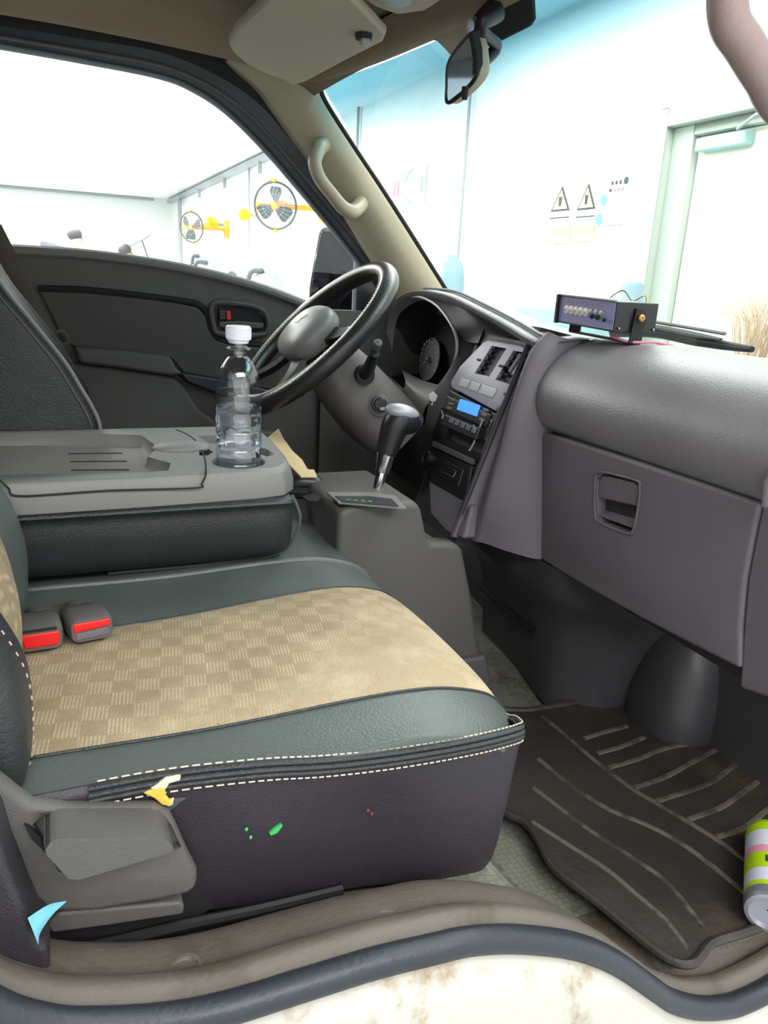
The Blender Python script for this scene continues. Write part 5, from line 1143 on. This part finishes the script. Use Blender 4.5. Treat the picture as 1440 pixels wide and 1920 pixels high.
# best fitting plane for the glass
cen = sum(fa, V((0, 0, 0)))/len(fa); nrm = V((-.98, -.17, -.10)).normalized(); fa = [p*(cen.dot(nrm)/p.dot(nrm)) for p in fa]; cen = sum(fa, V((0, 0, 0)))/len(fa)
MB().prism([cen+(p-cen)*1.0 for p in fa], -nrm*.003).build('mirror_glass', 'mirror', Rm)
bk = [cen+(p-cen)*1.035-nrm*.0015 for p in fa]; bk2 = [cen+(p-cen)*1.0-nrm*.022 for p in fa]; bk3 = [cen+(p-cen)*.6-nrm*.034 for p in fa]
b = MB(); b.loft([bk, [(a+c)/2-nrm*.003+(a-cen)*.04 for a, c in zip(bk, bk2)], bk2, bk3, [cen-nrm*.036+(p-cen)*.02 for p in fa]], 50, 18, cu=True); b.build('mirror_housing', 'pillar', Rm, ang=60)
b = MB(); b.tube(bk, .0032, 8, closed=True, smooth=60); b.build('mirror_edge', 'black', Rm)
sp = [at(x, y, 'Y', yy) for x, y, yy in ((886, 48, 1.08), (893, 70, 1.06), (899, 100, 1.045), (901, 132, 1.035))]
MB().tube([cen-nrm*.03, cen-nrm*.05+V((.01, 0, .03)), at(900, 48, 'Y', 1.09), at(930, 18, 'Y', 1.09)], [.009, .009, .012, .017], 14, smooth=16).build('mirror_stem', 'black', Rm)
MB().prism([p for p in AT([(884, 58), (898, 52), (906, 90), (907, 120), (897, 142), (892, 136), (893, 110), (889, 80)], 'Y', 1.035)], V((0, .012, 0))).build('mirror_side', 'blackm', Rm, bevel=.003)
MB().lathe([(.001, -.01), (.004, -.01), (.005, 0), (.005, .006)], at(872, 172, 'Y', 1.07), (0, 0, 1), 12).build('dipping_tab', 'blackm', Rm)
MB().ell(at(881, 49, 'Y', 1.06), (.006, .005, .009), 10).build('stem_button', 'silver', Rm)
# dark sensor box on the windscreen behind the mirror and lighter patch
def onW(px, py, off=0):
    R_ = ray(px, py)
    best = None
    for i in range(len(WG)-1):
        for j in range(len(WG[0])-1):
            a, c, e, g = WG[i][j], WG[i][j+1], WG[i+1][j+1], WG[i+1][j]
            for t3_ in ((a, c, e), (a, e, g)):
                n_ = (t3_[1]-t3_[0]).cross(t3_[2]-t3_[0]); dn = n_.dot(R_)
                if abs(dn) < 1e-9: continue
                t = n_.dot(t3_[0])/dn; p = R_*t; ok = True
                for k in range(3):
                    if n_.dot((t3_[(k+1) % 3]-t3_[k]).cross(p-t3_[k])) < -1e-9: ok = False
                if ok: return p-R_.normalized()*off
    return R_*(.62/R_.x)
sb = thing('toll_unit', 'dark rounded panel stuck on the windscreen beside the mirror', 'sensor', onW(950, 40, .01))
q = [onW(x, y, .006) for x, y in ((902, -40), (1002, -40), (1004, 0), (1007, 34), (1000, 46), (925, 84), (912, 84), (902, 60))]
MB().prism(q, V((-.006, 0, -.004))).build('case', 'blackm', sb, bevel=.003)
q = [onW(x, y, .003) for x, y in ((905, 6), (896, 45), (868, 84), (846, 102), (838, 92), (822, 76), (812, 74), (815, 55), (860, 25))]
o = MB().prism(q, V((-.002, 0, -.001))).build('frit_patch', 'visor', sb)
# grab handles
def grab(pts, r, mt, lab, bases):
    t = thing('grab_handle', lab, 'handle', pts[len(pts)//2]); b = MB(); b.tube(pts, r, 16, smooth=50); b.build('grip', mt, t)
    for p, nv in bases: MB().lathe([(.001, .006), (.018, .005), (.021, 0), (.021, -.008)], p, nv, 24).build('mount', mt, t)
    return t
gp = [at(x, y, 'Y', yy) for x, y, yy in ((606, 272, 1.735), (597, 280, 1.705), (590, 305, 1.68), (600, 335, 1.672), (622, 364, 1.672), (642, 388, 1.675), (660, 397, 1.69), (672, 388, 1.72), (676, 382, 1.735))]
grab(gp, [.017, .0165, .0145, .0135, .0135, .0145, .016, .017, .018], 'grab', 'beige grab handle on the far windscreen pillar', [(gp[0]+V((0, .012, 0)), (0, -1, 0)), (gp[-1]+V((0, .012, 0)), (0, -1, 0))])
gn = [V((.590, .462, .345)), V((.545, .475, .345))]+[at(x, y, 'Y', yy) for x, y, yy in ((1376, -110, .505), (1365, -30, .505), (1368, 40, .505), (1395, 85, .505), (1432, 145, .505), (1480, 215, .505))]+[V((.66, .49, .10)), V((.755, .462, .135))]
grab(gn, .0145, 'grabn', 'brown grey grab handle close to the camera at the top right', [(gn[0], (-.6, .6, -.5)), (gn[-1], (-.6, .6, -.5))])
b = MB(); p = at(1374, 58, 'Y', .505); q = at(1371, 50, 'Y', .505); b.tube([p, p+(p-q)*.1], .01485, 20); 

# ================================================================== OUTSIDE MIRROR (driver side)
om = thing('door_mirror', 'black outside mirror beyond the driver window', 'mirror', at(640, 560, 'Y', 2.0))
pl_ = AT([(598, 428), (610, 425), (668, 434), (692, 446), (700, 500), (704, 560), (690, 640), (578, 640), (578, 540), (588, 480)], 'Y', 2.0)
MB().prism(pl_, V((.03, .05, 0))).build('housing', 'black', om, bevel=.012, seg=4)
gl_ = AT([(603, 434), (640, 434), (672, 442), (690, 470), (694, 630), (584, 630), (584, 540), (592, 484)], 'Y', 1.996)
MB().prism(gl_, V((0, .003, 0))).build('mirror_glass', 'dark_mirror', om)
MB().tube([at(690, 520, 'Y', 2.0), at(720, 600, 'Y', 1.88)], .014, 10).build('arm', 'black', om)

# ================================================================== FLOOR ITEMS
mt_ = thing('floor_mat', 'ribbed dirty black rubber floor mat', 'floor mat', (.75, .7, FL))
MZ = -.722
ml = [(905, 1345), (1000, 1332), (1140, 1312), (1180, 1330), (1225, 1372), (1265, 1384), (1330, 1378), (1395, 1372), (1440, 1396), (1560, 1450), (1600, 1600), (1500, 1690), (1424, 1740), (1340, 1768), (1316, 1792), (1300, 1808), (1270, 1808), (1225, 1782), (1120, 1695), (1040, 1632), (1010, 1580), (985, 1545), (930, 1500)]
mp_ = [at(x, y, 'Z', MZ) for x, y in ml]; q = cr(mp_, 150, True)
base_ = [V((p.x, p.y, MZ-.006)) for p in q]
b = MB(); b.prism(base_, V((0, 0, .006)))
ri = MB()
rim_ = q; b.tube([V((p.x, p.y, MZ+.002)) for p in q], .0055, 8, closed=True)
b.slot(1)
def rib(pts, w=.006):
    P = cr([at(x, y, 'Z', MZ) for x, y in pts], 24); s_ = b.fl; b.fl = .6; b.tube([p+V((0, 0, .0)) for p in P], w, 8, flat=(0, 0, 1)); b.fl = s_
rib([(1017, 1343), (1070, 1387), (1120, 1430), (1187, 1480), (1237, 1510), (1337, 1570), (1397, 1613)], .0042)
rib([(1010, 1423), (1070, 1473), (1140, 1517), (1213, 1547), (1280, 1583), (1343, 1630), (1403, 1680)], .0042)
rib([(1000, 1477), (1060, 1523), (1110, 1560), (1173, 1600), (1237, 1643), (1273, 1680), (1320, 1740)], .0036)
rib([(997, 1540), (1070, 1587), (1137, 1630), (1193, 1677), (1243, 1720), (1270, 1752), (1290, 1780)], .0036)
for a in ([(1095, 1385), (1130, 1374), (1175, 1362)], [(1120, 1413), (1165, 1400), (1207, 1383)], [(1140, 1440), (1195, 1424), (1250, 1403), (1330, 1390), (1390, 1380)], [(1190, 1477), (1245, 1458), (1300, 1428), (1360, 1397)], [(1230, 1503), (1327, 1470), (1370, 1440), (1423, 1413)], [(1290, 1537), (1353, 1513), (1400, 1480), (1440, 1453), (1500, 1415)], [(1343, 1570), (1393, 1553), (1440, 1517), (1500, 1475)], [(1397, 1613), (1440, 1595), (1500, 1550)], [(1385, 1375), (1440, 1403), (1500, 1440)]): rib(a, .0048)
b.build('rubber_sheet', ['mat', 'matrib'], mt_)
# spray can lying on the mat
c0 = at(1428, 1705, 'Z', -.692); c1 = at(1428, 1570, 'Z', -.692); 
cn = thing('spray_can', 'white and lime green spray can lying on the floor mat', 'can', (c0+c1)/2-V((0, 0, .03)))
ca = V((c1.x-c0.x, c1.y-c0.y, 0)); Lc = .15; ca.normalize(); r = .0265
c0 = V((c0.x+.006, c0.y-.004, MZ+.001+r))
def band(a, z, m, nm): MB().lathe([(r+(.0002 if m != 'can_w' else 0), a), (r+(.0002 if m != 'can_w' else 0), z)], c0, ca, 40).build(nm, m, cn)
MB().lathe([(.001, .003), (r*.7, .002), (r*.8, -.003), (r*.96, -.002), (r, .004)], c0, ca, 40).build('can_base', 'can_b', cn)
for a, z, m in ((.004, .016, 'can_b'), (.016, .024, 'can_g'), (.024, .048, 'can_w'), (.048, .052, 'can_g'), (.052, .078, 'can_g'), (.078, .092, 'can_p'), (.092, .125, 'can_w'), (.125, .140, 'can_g')): band(a*1.0, z*1.0, m, 'can_band')
MB().lathe([(r, .140), (r*.9, .150), (r*.6, .154), (.001, .155)], c0, ca, 40).build('can_top', 'can_g', cn)
up_ = V((0, 0, 1)); sd = ca.cross(up_)
b = MB()
for k in range(5): 
    a = -.2+k*.17; n3 = up_*cos(a)-sd*sin(a)*-1; b.tube([c0+ca*(.058)+n3*(r+.0004), c0+ca*(.070)+n3*(r+.0004)], .0012, 5)
b.build('label_letters', 'blackm', cn)
for k, mm in enumerate(('can_p', 'foam', 'tissue')):
    n3 = up_*cos(.9+.12*k)-sd*sin(.9+.12*k)*-1; MB().ell(c0+ca*(.064+.006*k)+n3*r, (.004, .004, .003), 8).build('label_fruit', mm, cn)
